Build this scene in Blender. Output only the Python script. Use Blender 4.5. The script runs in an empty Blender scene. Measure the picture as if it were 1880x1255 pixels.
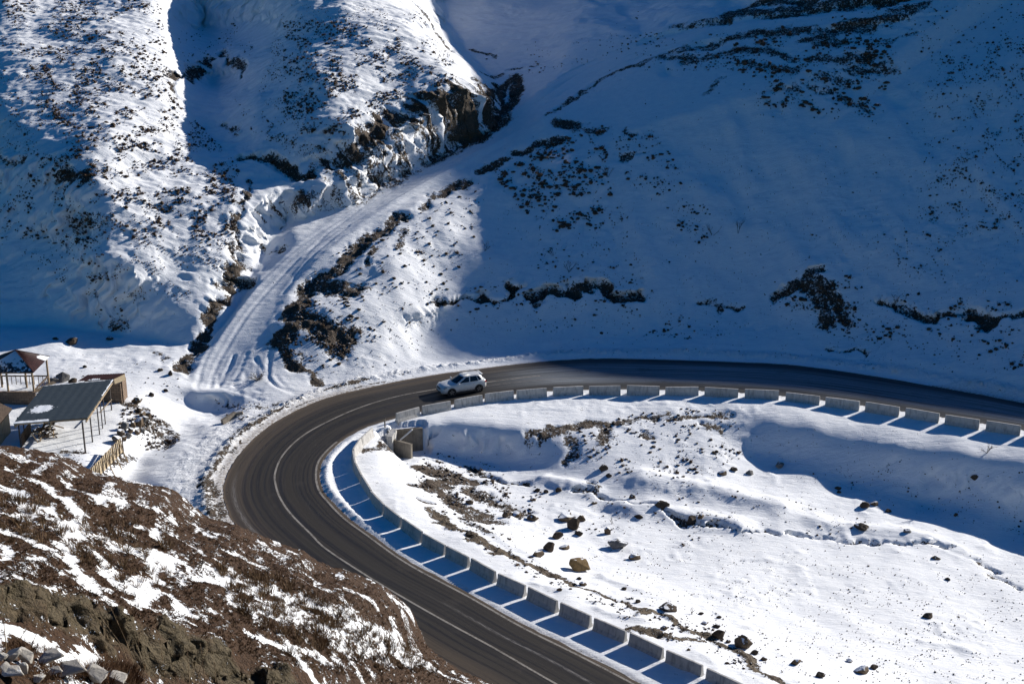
import bpy, bmesh, math, random
import numpy as np
from mathutils import Vector, Matrix
rnd = random.Random(7)
rng = np.random.default_rng(11)
sc = bpy.context.scene
COL = sc.collection
# ------------------------------------------------------------------ camera model
H, F_PX, PITCH = 43.0, 2500.0, math.radians(18.2)
W0, H0 = 1880, 1255
SP, CP = math.sin(PITCH), math.cos(PITCH)
def ray(px, py):
    a = (np.asarray(px, float) - W0/2)/F_PX
    b = (np.asarray(py, float) - H0/2)/F_PX
    f = CP - b*SP
    return a/f, (SP + b*CP)/f          # (X/Y, (H-Z)/Y)
def flat(px, py, z=0.0):
    u, v = ray(px, py); Y = (H - z)/v
    return np.stack([u*Y, Y, np.full_like(Y, z)], -1)
SUN_EL, SUN_AZ = math.radians(22), math.radians(54)   # azimuth from +Y towards +X
S = np.array([math.cos(SUN_EL)*math.sin(SUN_AZ), math.cos(SUN_EL)*math.cos(SUN_AZ), math.sin(SUN_EL)])

# ------------------------------------------------------------------ numeric helpers
def vnoise(x, y, seed=0):
    xi = np.floor(x).astype(np.int64); yi = np.floor(y).astype(np.int64)
    fx = x - xi; fy = y - yi
    fx = fx*fx*fx*(fx*(fx*6-15)+10); fy = fy*fy*fy*(fy*(fy*6-15)+10)
    def h(a, b):
        n = (a*374761393 + b*668265263 + seed*974634777) & 0x7fffffff
        n = (n ^ (n >> 13))*1274126177 & 0x7fffffff
        n = n ^ (n >> 16)
        return (n & 0xffff)/65535.0
    return ((h(xi, yi)*(1-fx) + h(xi+1, yi)*fx)*(1-fy) + (h(xi, yi+1)*(1-fx) + h(xi+1, yi+1)*fx)*fy)*2-1
def fbm(x, y, oct=4, seed=0, gain=.5):
    s = np.zeros(np.shape(x)); a = 1.0; f = 1.0
    c, sn = math.cos(.6), math.sin(.6)
    for k in range(oct):
        s += a*vnoise(x*f, y*f, seed+k*17); a *= gain; f *= 2.03
        x, y = c*x - sn*y + 3.7, sn*x + c*y - 1.3
    return s
def sstep(a, b, x):
    t = np.clip((x-a)/(b-a), 0, 1); return t*t*(3-2*t)
def blur(a, n):
    for _ in range(n):
        p = np.pad(a, 1, mode='edge')
        a = (p[:-2, 1:-1] + 2*p[1:-1, 1:-1] + p[2:, 1:-1])/4
        p = np.pad(a, 1, mode='edge')
        a = (p[1:-1, :-2] + 2*p[1:-1, 1:-1] + p[1:-1, 2:])/4
    return a
def catmull(P, n=8):
    P = np.asarray(P, float); Q = np.vstack([2*P[0]-P[1], P, 2*P[-1]-P[-2]]); out = []
    for i in range(1, len(Q)-2):
        p0, p1, p2, p3 = Q[i-1:i+3]
        for t in np.arange(n)/n:
            out.append(.5*((2*p1)+(-p0+p2)*t+(2*p0-5*p1+4*p2-p3)*t*t+(-p0+3*p1-3*p2+p3)*t**3))
    out.append(P[-1]); return np.array(out)
def seg_dist(X, Y, P):
    """distance of points to a polyline (2-D), and the nearest parameter (vertex index)"""
    d = np.full(X.shape, 1e9); par = np.zeros(X.shape)
    for i in range(len(P)-1):
        ax, ay = P[i][:2]; bx, by = P[i+1][:2]
        ex, ey = bx-ax, by-ay; L2 = ex*ex+ey*ey+1e-9
        t = np.clip(((X-ax)*ex+(Y-ay)*ey)/L2, 0, 1)
        q = (X-ax-t*ex)**2 + (Y-ay-t*ey)**2
        m = q < d
        d = np.where(m, q, d); par = np.where(m, i+t, par)
    return np.sqrt(d), par

# ------------------------------------------------------------------ road plan
PAIRS = [((2150,798),(2100,828)),((1880,740),(1860,785)),((1713,709),(1690,759)),((1584,687),(1560,740)),((1455,670),(1440,726)),
 ((1340,664),(1330,718)),((1220,660),(1215,714)),((1107,658),(1110,714)),((1021,661.5),(1030,716)),((935,670),(955,721)),
 ((820,684.5),(860,735)),((740,698),(800,748)),((611,726.7),(720,768)),((529.7,760.6),(665,786)),((475.5,797),(624.6,810.7)),
 ((434.8,840.5),(594.7,840.5)),((413,884),(586.6,867.6)),((413,919),(592,897.5)),((426.7,951.6),(611,921.8)),((448,978.7),(638,949)),
 ((500,1027),(678.8,978.7)),((585,1085),(755,1032)),((690,1143),(866,1091.5)),((785,1202),(964,1147)),((880,1255),(1074.5,1202)),
 ((975,1315),(1176.6,1255)),((1200,1450),(1400,1375))]
R_OUT = catmull(flat(*np.array([a for a, b in PAIRS]).T), 8)
R_IN = catmull(flat(*np.array([b for a, b in PAIRS]).T), 8)
CEN_PX = [(1880,765),(1640,726),(1400,695),(1200,686),(1064,687),(992,689),(886,702),(830,709.5),(740,724.5),(665,745.7),(597,775.5),(551,802.6),(519,835),(505,867.6),(506.7,892),(516,916.4),
 (535,943.5),(570,978.7),(598,1006),(666,1051),(725.5,1087),(815,1138),(908.5,1189),(1023,1255),(1200,1350)]
CENTER = catmull(flat(*np.array(CEN_PX).T), 6)
ROAD_MID = (R_OUT + R_IN)/2
ROAD_HALF = np.linalg.norm(R_OUT - R_IN, axis=1)/2

# ------------------------------------------------------------------ terrain control points
def rbf(ctrl):
    """ctrl rows (px, py, Y) -> function of (u, v) giving 1/Y"""
    c = np.array(ctrl, float); u, v = ray(c[:, 0], c[:, 1]); P = np.stack([u, 1.6*v], 1); w = 1/c[:, 2]
    n = len(P); K = np.linalg.norm(P[:, None]-P[None], axis=-1)
    A = np.zeros((n+3, n+3)); A[:n, :n] = K; A[:n, n] = 1; A[:n, n+1:] = P; A[n, :n] = 1; A[n+1:, :n] = P.T
    A[:n, :n] -= np.eye(n)*1e-4
    s = np.linalg.solve(A, np.concatenate([w, [0, 0, 0]]))
    def f(uu, vv):
        Q = np.stack([uu, 1.6*vv], -1); r = s[n] + Q@s[n+1:]
        for i in range(n):
            r = r + s[i]*np.sqrt((Q[..., 0]-P[i, 0])**2 + (Q[..., 1]-P[i, 1])**2)
        return r
    return f
def Z(px, py, z):
    u, v = ray(px, py); return (px, py, float((H-z)/v))
def heights(ctrl, X, Y, y0, y1, v1=.85):
    f = rbf(ctrl)
    U = np.linspace(-.50, .50, 401); V = np.linspace(v1, -.06, 560)
    w = f(*np.meshgrid(U, V, indexing='ij'))
    Yv = 1/np.clip(w, 1/600, 1/8)
    Yv = np.maximum.accumulate(Yv, axis=1) + np.arange(len(V))*1e-4
    Ya = np.arange(y0, y1+.5, .4)
    Zp = np.empty((len(U), len(Ya)))
    for i in range(len(U)):
        Zp[i] = H - np.interp(Ya, Yv[i], V)*Ya
    fu = np.clip((X/Y - U[0])/(U[1]-U[0]), 0, len(U)-1.001); fy = np.clip((Y-Ya[0])/.4, 0, len(Ya)-1.001)
    i = fu.astype(int); j = fy.astype(int); a = fu-i; b = fy-j
    return (Zp[i, j]*(1-a)+Zp[i+1, j]*a)*(1-b) + (Zp[i, j+1]*(1-a)+Zp[i+1, j+1]*a)*b

# valley ground, hairpin infield, right hand mountain face
CB = [Z(p[0], p[1], 0) for a, b in PAIRS for p in (a, b)]
CB += [Z(*p) for p in [
 # far verge
 (640,705,.2),(760,680,.3),(900,652,.3),(1100,646,.3),(1300,650,.3),(1600,678,.4),(1880,728,.5),(2150,785,.5),
 # infield shoulder under the upper barriers, lip, bank
 (700,790,0),(770,778,0),(900,748,0),(1000,738,0),(1100,735,0),(1220,732,0),(1340,735,0),(1450,750,0),(1600,775,-.1),(1750,800,-.15),(1880,822,-.2),(2100,860,-.2),
 (1350,750,-.15),(1420,770,-.3),(1500,786,-.35),(1650,815,-.5),(1780,838,-.65),(1880,855,-.8),(2100,900,-1),
 (1390,838,-2.6),(1430,855,-2.9),(1560,892,-3.6),(1700,930,-4.3),(1880,975,-5.1),(2100,1030,-5.6),
 (1420,868,-2.9),(1560,915,-3.5),(1700,965,-4.1),(1880,1030,-4.9),(2100,1100,-5.4),
 (1330,800,-1.3),(1310,830,-1.7),(1250,760,-.2),(1250,800,-1.0),(1250,850,-2.0),(1100,770,-.3),(1100,820,-1.0),(1100,870,-2.0),(1000,790,-.3),
 # bank by the culvert
 (800,772,0),(850,776,0),(900,778,0),(960,792,-.1),(810,835,-2.3),(860,842,-2.6),(920,850,-2.6),(990,856,-2.3),(780,832,-2.2),
 # floor and channel
 (900,880,-2.3),(1000,905,-2.4),(1100,945,-2.9),(1250,965,-3.2),(1500,985,-3.7),(1700,1003,-4.1),(1880,1060,-4.9),
 (1300,915,-2.6),(1450,935,-3.0),(1200,900,-2.3),(1100,975,-2.6),(1300,1000,-2.9),(1600,1040,-3.6),(1880,1120,-4.7),
 (690,840,.15),(740,848,-1.2),(762,848,-1.6),(700,840,.1),(790,870,-1.5),(830,915,-1.6),(900,950,-1.6),(1000,990,-1.9),(1060,1050,-1.8),(1200,1070,-2.2),(1500,1150,-3),(1880,1220,-4.3),(2100,1250,-5),
 (720,890,.1),(760,930,.05),(850,990,-.05),(950,1045,-.1),(1050,1090,-.1),(1180,1150,-.15),(1300,1205,-.2),(1420,1255,-.2),
 (900,985,-.8),(1000,1045,-.9),(1150,1110,-.9),(1300,1165,-1.0),(1420,1215,-1.1),(1550,1270,-1.2),
 (1700,1255,-3),(2000,1400,-4),(1600,1420,-1.5),(1340,1420,0),
 # outer shoulder, gully mouth, terrace with the shelters
 (400,800,.05),(370,850,.05),(350,900,0),(380,950,0),(300,900,-.1),(275,870,-.2),(270,845,-.3),(320,820,-.1),(380,785,-.2),(440,762,-.1),
 (255,905,-.9),(262,855,-.9),(300,815,-1.0),(345,790,-1.0),(385,772,-1.1),
 (365,758,-1.0),(340,742,-.4),(310,738,.0),(300,722,.5),(405,757,-1.3),(425,751,-.9),(280,760,.4),(300,780,-.4),(260,835,-.7),(240,870,-.8),(215,890,-.8),
 (345,715,.5),(390,730,-.1),(440,735,-.1),(470,725,.1),(500,725,.2),
 (50,740,1.2),(0,740,1.2),(0,840,1.2),(150,780,1.2),(170,860,1.2),(80,850,1.2),(230,755,1.1),(250,775,.9),(235,815,.7),(195,870,.5),(-200,780,1.2),(200,730,1.2),
 (100,690,1.4),(0,680,1.4),(250,690,1.2),(320,690,1.0),(100,645,1.9),(250,660,1.5),(-200,680,1.6),(0,625,2.0),
 (0,1000,.3),(200,1000,0),(400,1150,0),(0,1255,0),(600,1255,0),(-300,1200,0),
 ]]
CB += [  # track and slopes, by distance
 (430,700,117.5),(400,690,118.8),(480,640,122),(420,640,122.5),(505,580,127),(450,580,127.5),(545,520,133),(470,510,133.5),(625,430,141),(545,430,141),(705,372,147),(640,372,147),(800,315,154),(900,262,161),(960,213,166),(1020,165,170),(1090,115,174),
 (1200,82,171.5),(1300,57,172),(1500,32,171),(1700,2,169.5),
 (530,650,121),(560,690,118.5),(600,700,118),(560,590,124.5),(600,640,122),(640,560,127.5),(700,620,124.5),(720,480,134.5),(760,560,129),
 (800,640,126),(800,600,130),(800,500,136),(800,400,144),(900,640,127.5),(900,560,133),(900,400,146),(900,330,152),
 (1000,600,131),(1000,545,133.8),(1000,500,137.3),(1000,400,145),(1000,300,153),(1000,220,161),
 (1150,620,130),(1150,545,134.2),(1150,400,145),(1150,250,157),(1150,150,164),
 (1300,610,130.5),(1300,500,138),(1300,400,144.5),(1300,300,151.5),(1300,200,159),(1300,100,166),
 (1450,640,126.5),(1500,520,133),(1450,400,142.5),(1450,300,149),(1450,180,158.5),
 (1600,630,125.5),(1600,500,134),(1600,400,140),(1600,300,147),(1600,200,155),(1600,100,163),
 (1750,660,120.5),(1750,500,131),(1750,300,144),(1750,100,160),
 (1880,680,117),(1880,600,122),(1880,500,129),(1880,400,136),(1880,300,143.5),(1880,200,152),(1880,100,160),(1880,0,169),
 (2150,700,109),(2150,612,118),(2150,500,130),(2150,250,152),(2150,0,178),
 (900,60,205),(1000,0,225),(1000,100,190),(1200,0,215),(1200,50,185),(1340,15,186),(1420,35,175.5),(1480,20,177),(950,150,180),(800,0,225),
 (1000,-110,262),(1880,-110,177),(1500,-60,184),(1300,-110,235),(800,-110,262),
 (600,200,178),(600,330,160),(400,400,158),(200,400,158),(0,400,158),(0,200,195),(300,0,235),(0,0,240),(400,550,137),(200,560,139),(0,560,139),(300,-110,270),(0,-110,270),(-200,300,180),
]
# left ridge, gully and centre spur
CA = [(335,668,122),(370,620,125),(400,560,129),(430,480,134.5),(445,420,139),(455,370,143),(500,385,143),(545,385,142.5),(590,383,142.3),(650,358,145.7),(700,328,150.2),(760,298,153.7),(850,262,158.5),(900,238,162.5),
 (570,332,147.5),(600,300,149.5),(700,225,156),(760,190,160.5),(830,165,163.5),(862,147,167),(880,160,166.5),(905,185,166),
 (860,240,159.7),(780,255,156.5),(680,300,151),(610,350,146.3),
 (840,113,172),(805,77,178),(780,32,185),(770,-60,200),
 (720,80,172),(700,50,176),(700,150,163.5),(750,140,166),(600,160,158.7),(560,108,167),(540,20,184),(640,230,152.7),(560,200,156.3),(620,0,184),(650,110,166),(600,270,151),
 (460,190,162.5),(445,120,176),(480,240,155),(500,290,150.5),(440,292,150.8),(500,322,148.8),(540,335,147.8),(510,130,168.5),(480,60,188),
 (430,278,153.5),(385,237,161),(388,150,183),(372,50,207),(410,262,157),
 (60,50,184),(120,150,162.5),(90,200,156),(200,250,147),(170,330,139),(185,400,135.5),(190,480,130.5),(200,560,129.5),(205,598,128.5),
 (300,400,138),(350,300,148.5),(250,200,158),(250,100,171),(300,60,183),(280,0,194),(320,480,133.3),(300,560,128.3),(300,615,126.5),(250,640,125.5),(400,350,144),(260,300,146),(300,200,159),(340,240,156.5),(330,150,168),
 (0,580,131),(0,500,136.5),(0,400,143),(0,300,149),(0,200,156.5),(0,100,171),(0,0,193),(100,560,131.5),(100,450,138),(100,350,142.3),(100,250,149.5),(100,608,129.3),(200,618,128.3),
 (-200,600,130),(-200,300,170),(-200,0,230),(60,-60,220),(300,-80,230),(540,-80,202),
 # below the valley sheet in front and beyond the crest
 (0,640,129),(100,650,128),(200,650,126),(300,660,124),(330,700,121.5),(0,800,125),(300,800,125),(400,650,124.5),(460,560,133),(500,480,140),(520,430,145),(600,420,146.5),(700,380,151),(800,330,158),(900,285,165),(960,240,174),(950,300,168),(700,500,142),(600,700,130),
 (905,130,192),(865,95,205),(830,40,220),(815,-20,240),(960,170,195),(1000,100,230),(1100,300,200),(1100,0,260),(930,205,175)]
# near spur below the camera
CC = [(0,833,62),(-150,795,60),(100,858,62.5),(200,888,63),(300,925,64),(430,975,66),(560,1030,67),(640,1062,67.5),(700,1085,68),(745,1130,68),(758,1172,67),(800,1215,66.5),(860,1245,66),(900,1262,65.5),
 (745,1160,66.9),(700,1130,65.5),
 (0,900,55),(0,1000,45),(200,950,57.8),(200,1050,49),(300,1060,52.5),(300,1120,46.5),(450,1060,58.5),(450,1140,51.5),(550,1100,59.5),(650,1150,60.5),(600,1200,55.5),(700,1210,61),(600,1255,52),(780,1255,62.5),(450,1220,47.5),(100,1030,45),
 (0,1072,36.2),(80,1088,37.6),(150,1107,39),(230,1130,41),(300,1153,43),(380,1178,45),(420,1192,45.6),(520,1222,48),(600,1250,49.5),
 (0,1122,35.9),(80,1140,37.2),(150,1163,38.6),(230,1200,40.5),(290,1240,42.4),(400,1250,44.6),(340,1250,43.3),
 (50,1160,34.4),(150,1192,37),(0,1200,32.2),(100,1240,32.8),(200,1225,38.2),(240,1255,38.6),(0,1255,30),(150,1255,33.5),
 (0,1400,24),(300,1400,33),(700,1400,47),(900,1400,57),(-200,1100,33),(-200,1255,28),
 # beyond the crest it drops away
 (0,805,95),(200,862,95),(430,950,95),(600,1020,95),(720,1065,95),(790,1130,92),(810,1180,86),(860,1215,80),(930,1245,76),(1000,1200,90),(1000,1300,75),(-150,760,100),(300,700,140),(700,800,140)]

GS = .165
gx = np.arange(-84, 88, GS); gy = np.arange(58, 236, GS)
GX, GY = np.meshgrid(gx, gy, indexing='ij')
ZB = blur(heights(CB, GX, GY, 50, 300), 12)
ZA = blur(heights(CA, GX, GY, 50, 300), 14)
GZ = np.maximum(ZB, ZA)
GZ = blur(GZ, 4)
ISA = sstep(-.5, .5, ZA - ZB)
# road platform
rd, rp = seg_dist(GX, GY, ROAD_MID[::2])
half = np.interp(rp*2, np.arange(len(ROAD_HALF)), ROAD_HALF)
ROADD = rd - half                      # <0 on the asphalt
k = sstep(.3, 3.0, ROADD)
GZ = GZ*k + (1-k)*np.where(ROADD < .1, -.06, .0)
TRK_PX = [(392,706),(415,660),(455,600),(495,545),(555,475),(640,405),(710,360),(780,320),(850,280),(915,247),(960,214),(1020,166),(1090,116),(1200,80),(1300,56),(1500,31),(1720,0)]
def ground(x, y):
    fx = np.clip((np.asarray(x, float)-gx[0])/GS, 0, len(gx)-1.01); fy = np.clip((np.asarray(y, float)-gy[0])/GS, 0, len(gy)-1.01)
    i = fx.astype(int); j = fy.astype(int); a = fx-i; b = fy-j
    return (GZ[i, j]*(1-a)+GZ[i+1, j]*a)*(1-b)+(GZ[i, j+1]*(1-a)+GZ[i+1, j+1]*a)*b
_ty = np.concatenate([np.arange(58, 235, .12)])
def hit(px, py):
    u, v = ray(px, py)
    z = ground(u*_ty, _ty); m = np.nonzero(z >= H - v*_ty)[0]
    Y = _ty[m[0]] if len(m) else 234.0
    return np.array([u*Y, Y, H - v*Y])
# ------------------------------------------------------------------ near spur grid
CS = .085
cx = np.arange(-34, 6, CS); cy = np.arange(20, 74, CS)
CX, CY = np.meshgrid(cx, cy, indexing='ij')
CZ = blur(heights(CC, CX, CY, 14, 120, 1.1), 10)

# ------------------------------------------------------------------ mesh helpers
def link(o, parent=None):
    COL.objects.link(o)
    if parent: o.parent = parent
    return o
def grid_mesh(name, X, Y, Zv, keep, attrs, mat):
    n, m = X.shape
    idx = np.arange(n*m).reshape(n, m)
    q = np.stack([idx[:-1, :-1], idx[1:, :-1], idx[1:, 1:], idx[:-1, 1:]], -1).reshape(-1, 4)
    kq = keep.ravel()[q].all(1); q = q[kq]
    used = np.zeros(n*m, bool); used[q.ravel()] = True
    remap = np.cumsum(used)-1; q = remap[q]
    co = np.stack([X, Y, Zv], -1).reshape(-1, 3)[used]
    me = bpy.data.meshes.new(name)
    me.vertices.add(len(co)); me.vertices.foreach_set('co', co.astype(np.float32).ravel())
    me.loops.add(q.size); me.loops.foreach_set('vertex_index', q.astype(np.int32).ravel())
    me.polygons.add(len(q)); me.polygons.foreach_set('loop_start', np.arange(0, q.size, 4, dtype=np.int32))
    me.polygons.foreach_set('loop_total', np.full(len(q), 4, np.int32))
    me.polygons.foreach_set('use_smooth', np.ones(len(q), bool))
    for an, av in attrs.items():
        at = me.attributes.new(an, 'FLOAT', 'POINT'); at.data.foreach_set('value', av.ravel()[used].astype(np.float32))
    me.update(); me.validate()
    me.materials.append(mat)
    o = bpy.data.objects.new(name, me); link(o); return o
# ------------------------------------------------------------------ materials
class NT:
    def __init__(s, name):
        s.m = bpy.data.materials.new(name); s.m.use_nodes = True; s.t = s.m.node_tree
        s.b = s.t.nodes['Principled BSDF']; s.b.inputs['Specular IOR Level'].default_value = .25
        s.pos = s.t.nodes.new('ShaderNodeNewGeometry')
    def n(s, ty, **kw):
        o = s.t.nodes.new(ty)
        for k, v in kw.items(): setattr(o, k, v)
        return o
    def set(s, sock, v):
        if isinstance(v, (int, float)): sock.default_value = v
        elif isinstance(v, (tuple, list)): sock.default_value = (*v, 1) if len(v) == 3 and len(sock.default_value) == 4 else v
        else: s.t.links.new(v, sock)
    def noise(s, scale, detail=4, rough=.55, vec=None, stretch=None, dist=0.0):
        o = s.n('ShaderNodeTexNoise'); o.inputs['Scale'].default_value = scale; o.inputs['Detail'].default_value = detail
        o.inputs['Roughness'].default_value = rough; o.inputs['Distortion'].default_value = dist
        v = vec if vec is not None else s.pos.outputs['Position']
        if stretch:
            mp = s.n('ShaderNodeMapping'); s.t.links.new(v, mp.inputs[0]); mp.inputs['Scale'].default_value = stretch[0]
            if len(stretch) > 1: mp.inputs['Rotation'].default_value = stretch[1]
            v = mp.outputs[0]
        s.t.links.new(v, o.inputs['Vector']); return o.outputs[0]
    def mathn(s, op, a, b=0.0, c=None):
        o = s.n('ShaderNodeMath', operation=op); s.set(o.inputs[0], a); s.set(o.inputs[1], b)
        if c is not None: s.set(o.inputs[2], c)
        return o.outputs[0]
    def step(s, x, lo, hi, a=0.0, b=1.0):
        o = s.n('ShaderNodeMapRange', interpolation_type='SMOOTHSTEP'); s.set(o.inputs[0], x)
        for i, v in zip((1, 2, 3, 4), (lo, hi, a, b)): o.inputs[i].default_value = v
        return o.outputs[0]
    def mix(s, f, a, b):
        o = s.n('ShaderNodeMix', data_type='RGBA'); s.set(o.inputs[0], f); s.set(o.inputs[6], a); s.set(o.inputs[7], b); return o.outputs[2]
    def attr(s, name):
        o = s.n('ShaderNodeAttribute'); o.attribute_name = name; return o.outputs['Fac']
    def bump(s, h, strength=.5, dist=.05, prev=None):
        o = s.n('ShaderNodeBump'); o.inputs['Strength'].default_value = strength; o.inputs['Distance'].default_value = dist
        s.t.links.new(h, o.inputs['Height'])
        if prev is not None: s.t.links.new(prev, o.inputs['Normal'])
        return o.outputs[0]
    def out(s, color=None, rough=.8, normal=None, metal=0.0):
        if color is not None: s.set(s.b.inputs['Base Color'], color)
        s.set(s.b.inputs['Roughness'], rough); s.b.inputs['Metallic'].default_value = metal
        if normal is not None: s.t.links.new(normal, s.b.inputs['Normal'])
        return s.m
def plain(name, c1, c2, scale=3, rough=.8, bump=.3, dist=.02, metal=0.0, stretch=None):
    k = NT(name); nz = k.noise(scale, 5, .6, stretch=stretch); f = k.step(nz, .3, .7)
    return k.out(k.mix(f, c1, c2), rough, k.bump(k.noise(scale*3, 4, .6, stretch=stretch), bump, dist), metal)

def terrain_mat(name, soil_a, soil_b, tan_c, fine=4.5, amp=1.25, hi=2.3):
    k = NT(name)
    soil = k.attr('soil'); tan = k.attr('tan'); rough = k.attr('rough')
    n1 = k.noise(1.1, 6, .65); n2 = k.noise(fine, 5, .65); n3 = k.noise(14, 4, .6)
    edge = k.mathn('ADD', soil, k.mathn('MULTIPLY', k.mathn('SUBTRACT', n1, .5), 1.1*amp))
    edge = k.mathn('ADD', edge, k.mathn('MULTIPLY', k.mathn('SUBTRACT', n2, .5), 1.5*amp))
    edge = k.mathn('ADD', edge, k.mathn('MULTIPLY', k.mathn('SUBTRACT', n3, .5), .8*amp))
    m = k.step(edge, .47, .56)
    sc1 = k.mix(k.step(n2, .35, .65), soil_a, soil_b)
    sc1 = k.mix(k.step(n3, .45, .75, 0, .7), sc1, tuple(min(1, c*hi) for c in soil_b))
    tanc = k.mix(k.step(n2, .3, .7), tuple(c*.55 for c in tan_c), tan_c)
    sc1 = k.mix(tan, sc1, tanc)
    snow = k.mix(k.step(n1, .3, .7), (.80, .82, .85), (.87, .88, .89))
    dirty = k.mathn('MULTIPLY', k.attr('dust'), k.step(n2, .3, .7, .25, 1))
    snow = k.mix(dirty, snow, (.28, .23, .18))
    col = k.mix(m, snow, sc1)
    rip = k.noise(.55, 5, .6, stretch=((1.0, 3.2, 1.0), (0, 0, math.radians(28))))
    b1 = k.bump(rip, .35, .25)
    b1 = k.bump(k.noise(2.2, 6, .68, stretch=((.8, 3.0, 1.0), (0, 0, math.radians(38)))), .45, .10, b1)
    b2 = k.bump(k.noise(9, 5, .65), .4, .05, b1)
    lump = k.mathn('MULTIPLY', k.mathn('ADD', m, rough), k.noise(5, 5, .7))
    b3 = k.bump(lump, .8, .16, b2)
    b4 = k.bump(k.mathn('MULTIPLY', m, k.noise(1.7, 4, .7)), .8, .45, b3)
    return k.out(col, .75, b4)
M_GROUND = terrain_mat('snow_and_soil', (.040, .029, .020), (.085, .061, .042), (.17, .13, .085))
M_SPUR = terrain_mat('brown_slope', (.034, .0155, .0065), (.068, .033, .0135), (.12, .092, .052), 6.0, 1.45, 1.7)

def road_mat():
    k = NT('asphalt')
    lat = k.attr('lat'); along = k.attr('along'); frost = k.attr('frost'); dust = k.attr('dust')
    cmb = k.n('ShaderNodeCombineXYZ'); k.set(cmb.inputs[0], along); k.set(cmb.inputs[1], lat)
    v = cmb.outputs[0]
    st = k.noise(1.0, 5, .6, v, ((.06, 7.0, 1),)); st2 = k.noise(1.0, 4, .6, v, ((.25, 22.0, 1),))
    gr = k.noise(25, 3, .7); big = k.noise(.5, 4, .6)
    c = k.mix(k.step(gr, .3, .7), (.018, .0155, .0135), (.034, .029, .025))
    c = k.mix(k.step(st, .42, .62, 0, .35), c, (.048, .043, .038))
    c = k.mix(k.mathn('MULTIPLY', dust, k.step(st2, .3, .6, .15, .85)), c, (.17, .125, .085))
    ck = k.noise(1.0, 3, .8, v, ((.5, 3.0, 1),), 1.5)
    c = k.mix(k.mathn('MULTIPLY', frost, k.step(st, .36, .62, .10, .62)), c, (.42, .47, .52))
    c = k.mix(k.mathn('MULTIPLY', frost, k.step(st2, .5, .75, 0, .35)), c, (.5, .54, .58))
    wet = k.noise(1.0, 4, .6, v, ((.035, 2.2, 1),)); c = k.mix(k.step(wet, .48, .66, 0, .5), c, (.014, .013, .013))
    c = k.mix(k.step(k.noise(.35, 5, .7), .56, .68, 0, .35), c, (.06, .05, .042))
    sc_ = k.mathn('MULTIPLY', k.attr('scrape'), k.step(k.noise(1.0, 5, .75, v, ((1.2, 12, 1),)), .42, .58)); c = k.mix(sc_, c, (.26, .24, .22))
    c = k.mix(k.step(k.noise(9, 2, .5), .70, .74, 0, .5), c, (.12, .105, .09))
    return k.out(c, k.step(wet, .4, .62, .80, .5), k.bump(gr, .25, .01))
M_ROAD = road_mat()
def paint_mat():
    k = NT('worn_paint'); nz = k.noise(7, 5, .7); b = k.noise(.8, 3, .6)
    f = k.step(k.mathn('ADD', k.mathn('MULTIPLY', nz, .6), k.mathn('MULTIPLY', b, .4)), .36, .56)
    return k.out(k.mix(f, (.09, .08, .07), (.29, .265, .235)), .8)
M_PAINT = paint_mat()
def concrete_mat(name, a, b):
    k = NT(name); n1 = k.noise(2.2, 6, .65); n2 = k.noise(14, 4, .6)
    st = k.noise(1.6, 4, .6, stretch=((3.5, 3.5, .5),))
    oi = k.n('ShaderNodeObjectInfo')
    c = k.mix(k.step(n1, .3, .7), a, b)
    c = k.mix(k.step(st, .46, .68, 0, .6), c, tuple(x*.42 for x in a))
    c = k.mix(k.step(k.noise(1.1, 5, .7), .56, .66, 0, .5), c, tuple(x*.5*y for x, y in zip(a, (1, .92, .82))))
    c = k.mix(k.mathn('MULTIPLY', oi.outputs['Random'], .35), c, tuple(x*.6 for x in a))
    return k.out(c, .85, k.bump(n2, .3, .01))
M_CONC = concrete_mat('concrete', (.46, .445, .42), (.60, .58, .55))
M_CONC2 = concrete_mat('stained_concrete', (.22, .19, .15), (.30, .26, .21))
def rock_mat(name, a, b, snow_amt=.5):
    k = NT(name); n1 = k.noise(1.7, 6, .65); n2 = k.noise(9, 5, .65)
    c = k.mix(k.step(n1, .3, .7), a, b); c = k.mix(k.step(n2, .5, .75, 0, .6), c, tuple(x*.45 for x in a))
    sx = k.n('ShaderNodeSeparateXYZ'); k.t.links.new(k.pos.outputs['Normal'], sx.inputs[0])
    f = k.step(k.mathn('ADD', sx.outputs[2], k.mathn('MULTIPLY', k.mathn('SUBTRACT', n1, .5), 1.3)), 1.05-snow_amt*.35, 1.12-snow_amt*.35)
    c = k.mix(f, c, (.82, .84, .87))
    return k.out(c, .85, k.bump(n2, .6, .05))
M_ROCK = rock_mat('brown_rock', (.10, .07, .043), (.16, .115, .075), .9)
M_ROCKT = rock_mat('ochre_rock', (.13, .085, .038), (.22, .145, .065), .2)
M_ROCKG = rock_mat('grey_rock', (.13, .125, .12), (.20, .19, .18), .35)
M_ROCKW = rock_mat('pale_stone', (.36, .33, .29), (.50, .47, .42), .05)
M_RUBBLE = rock_mat('dark_rubble', (.045, .033, .024), (.09, .065, .045), .2)
M_GRASS = plain('dry_grass', (.09, .055, .03), (.20, .13, .07), 5, .9, 0)
M_GRASSD = plain('dark_grass', (.04, .026, .017), (.13, .082, .05), 2.5, .9, 0)
M_STALK = plain('dry_stalk', (.22, .15, .09), (.34, .25, .15), 5, .9, 0)
M_TWIG = plain('bare_twig', (.04, .03, .022), (.08, .06, .045), 6, .9, 0)
M_WOOD = plain('weathered_wood', (.22, .16, .10), (.36, .28, .19), 3, .85, .3, .02, 0, ((1, 1, 8),))
M_WOODD = plain('dark_wood', (.045, .032, .024), (.10, .07, .05), 3, .85, .3, .02, 0, ((1, 1, 6),))
M_PLANK = plain('pale_plank', (.40, .31, .19), (.55, .45, .31), 2.5, .85, .3, .02, 0, ((6, 6, 1),))
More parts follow.
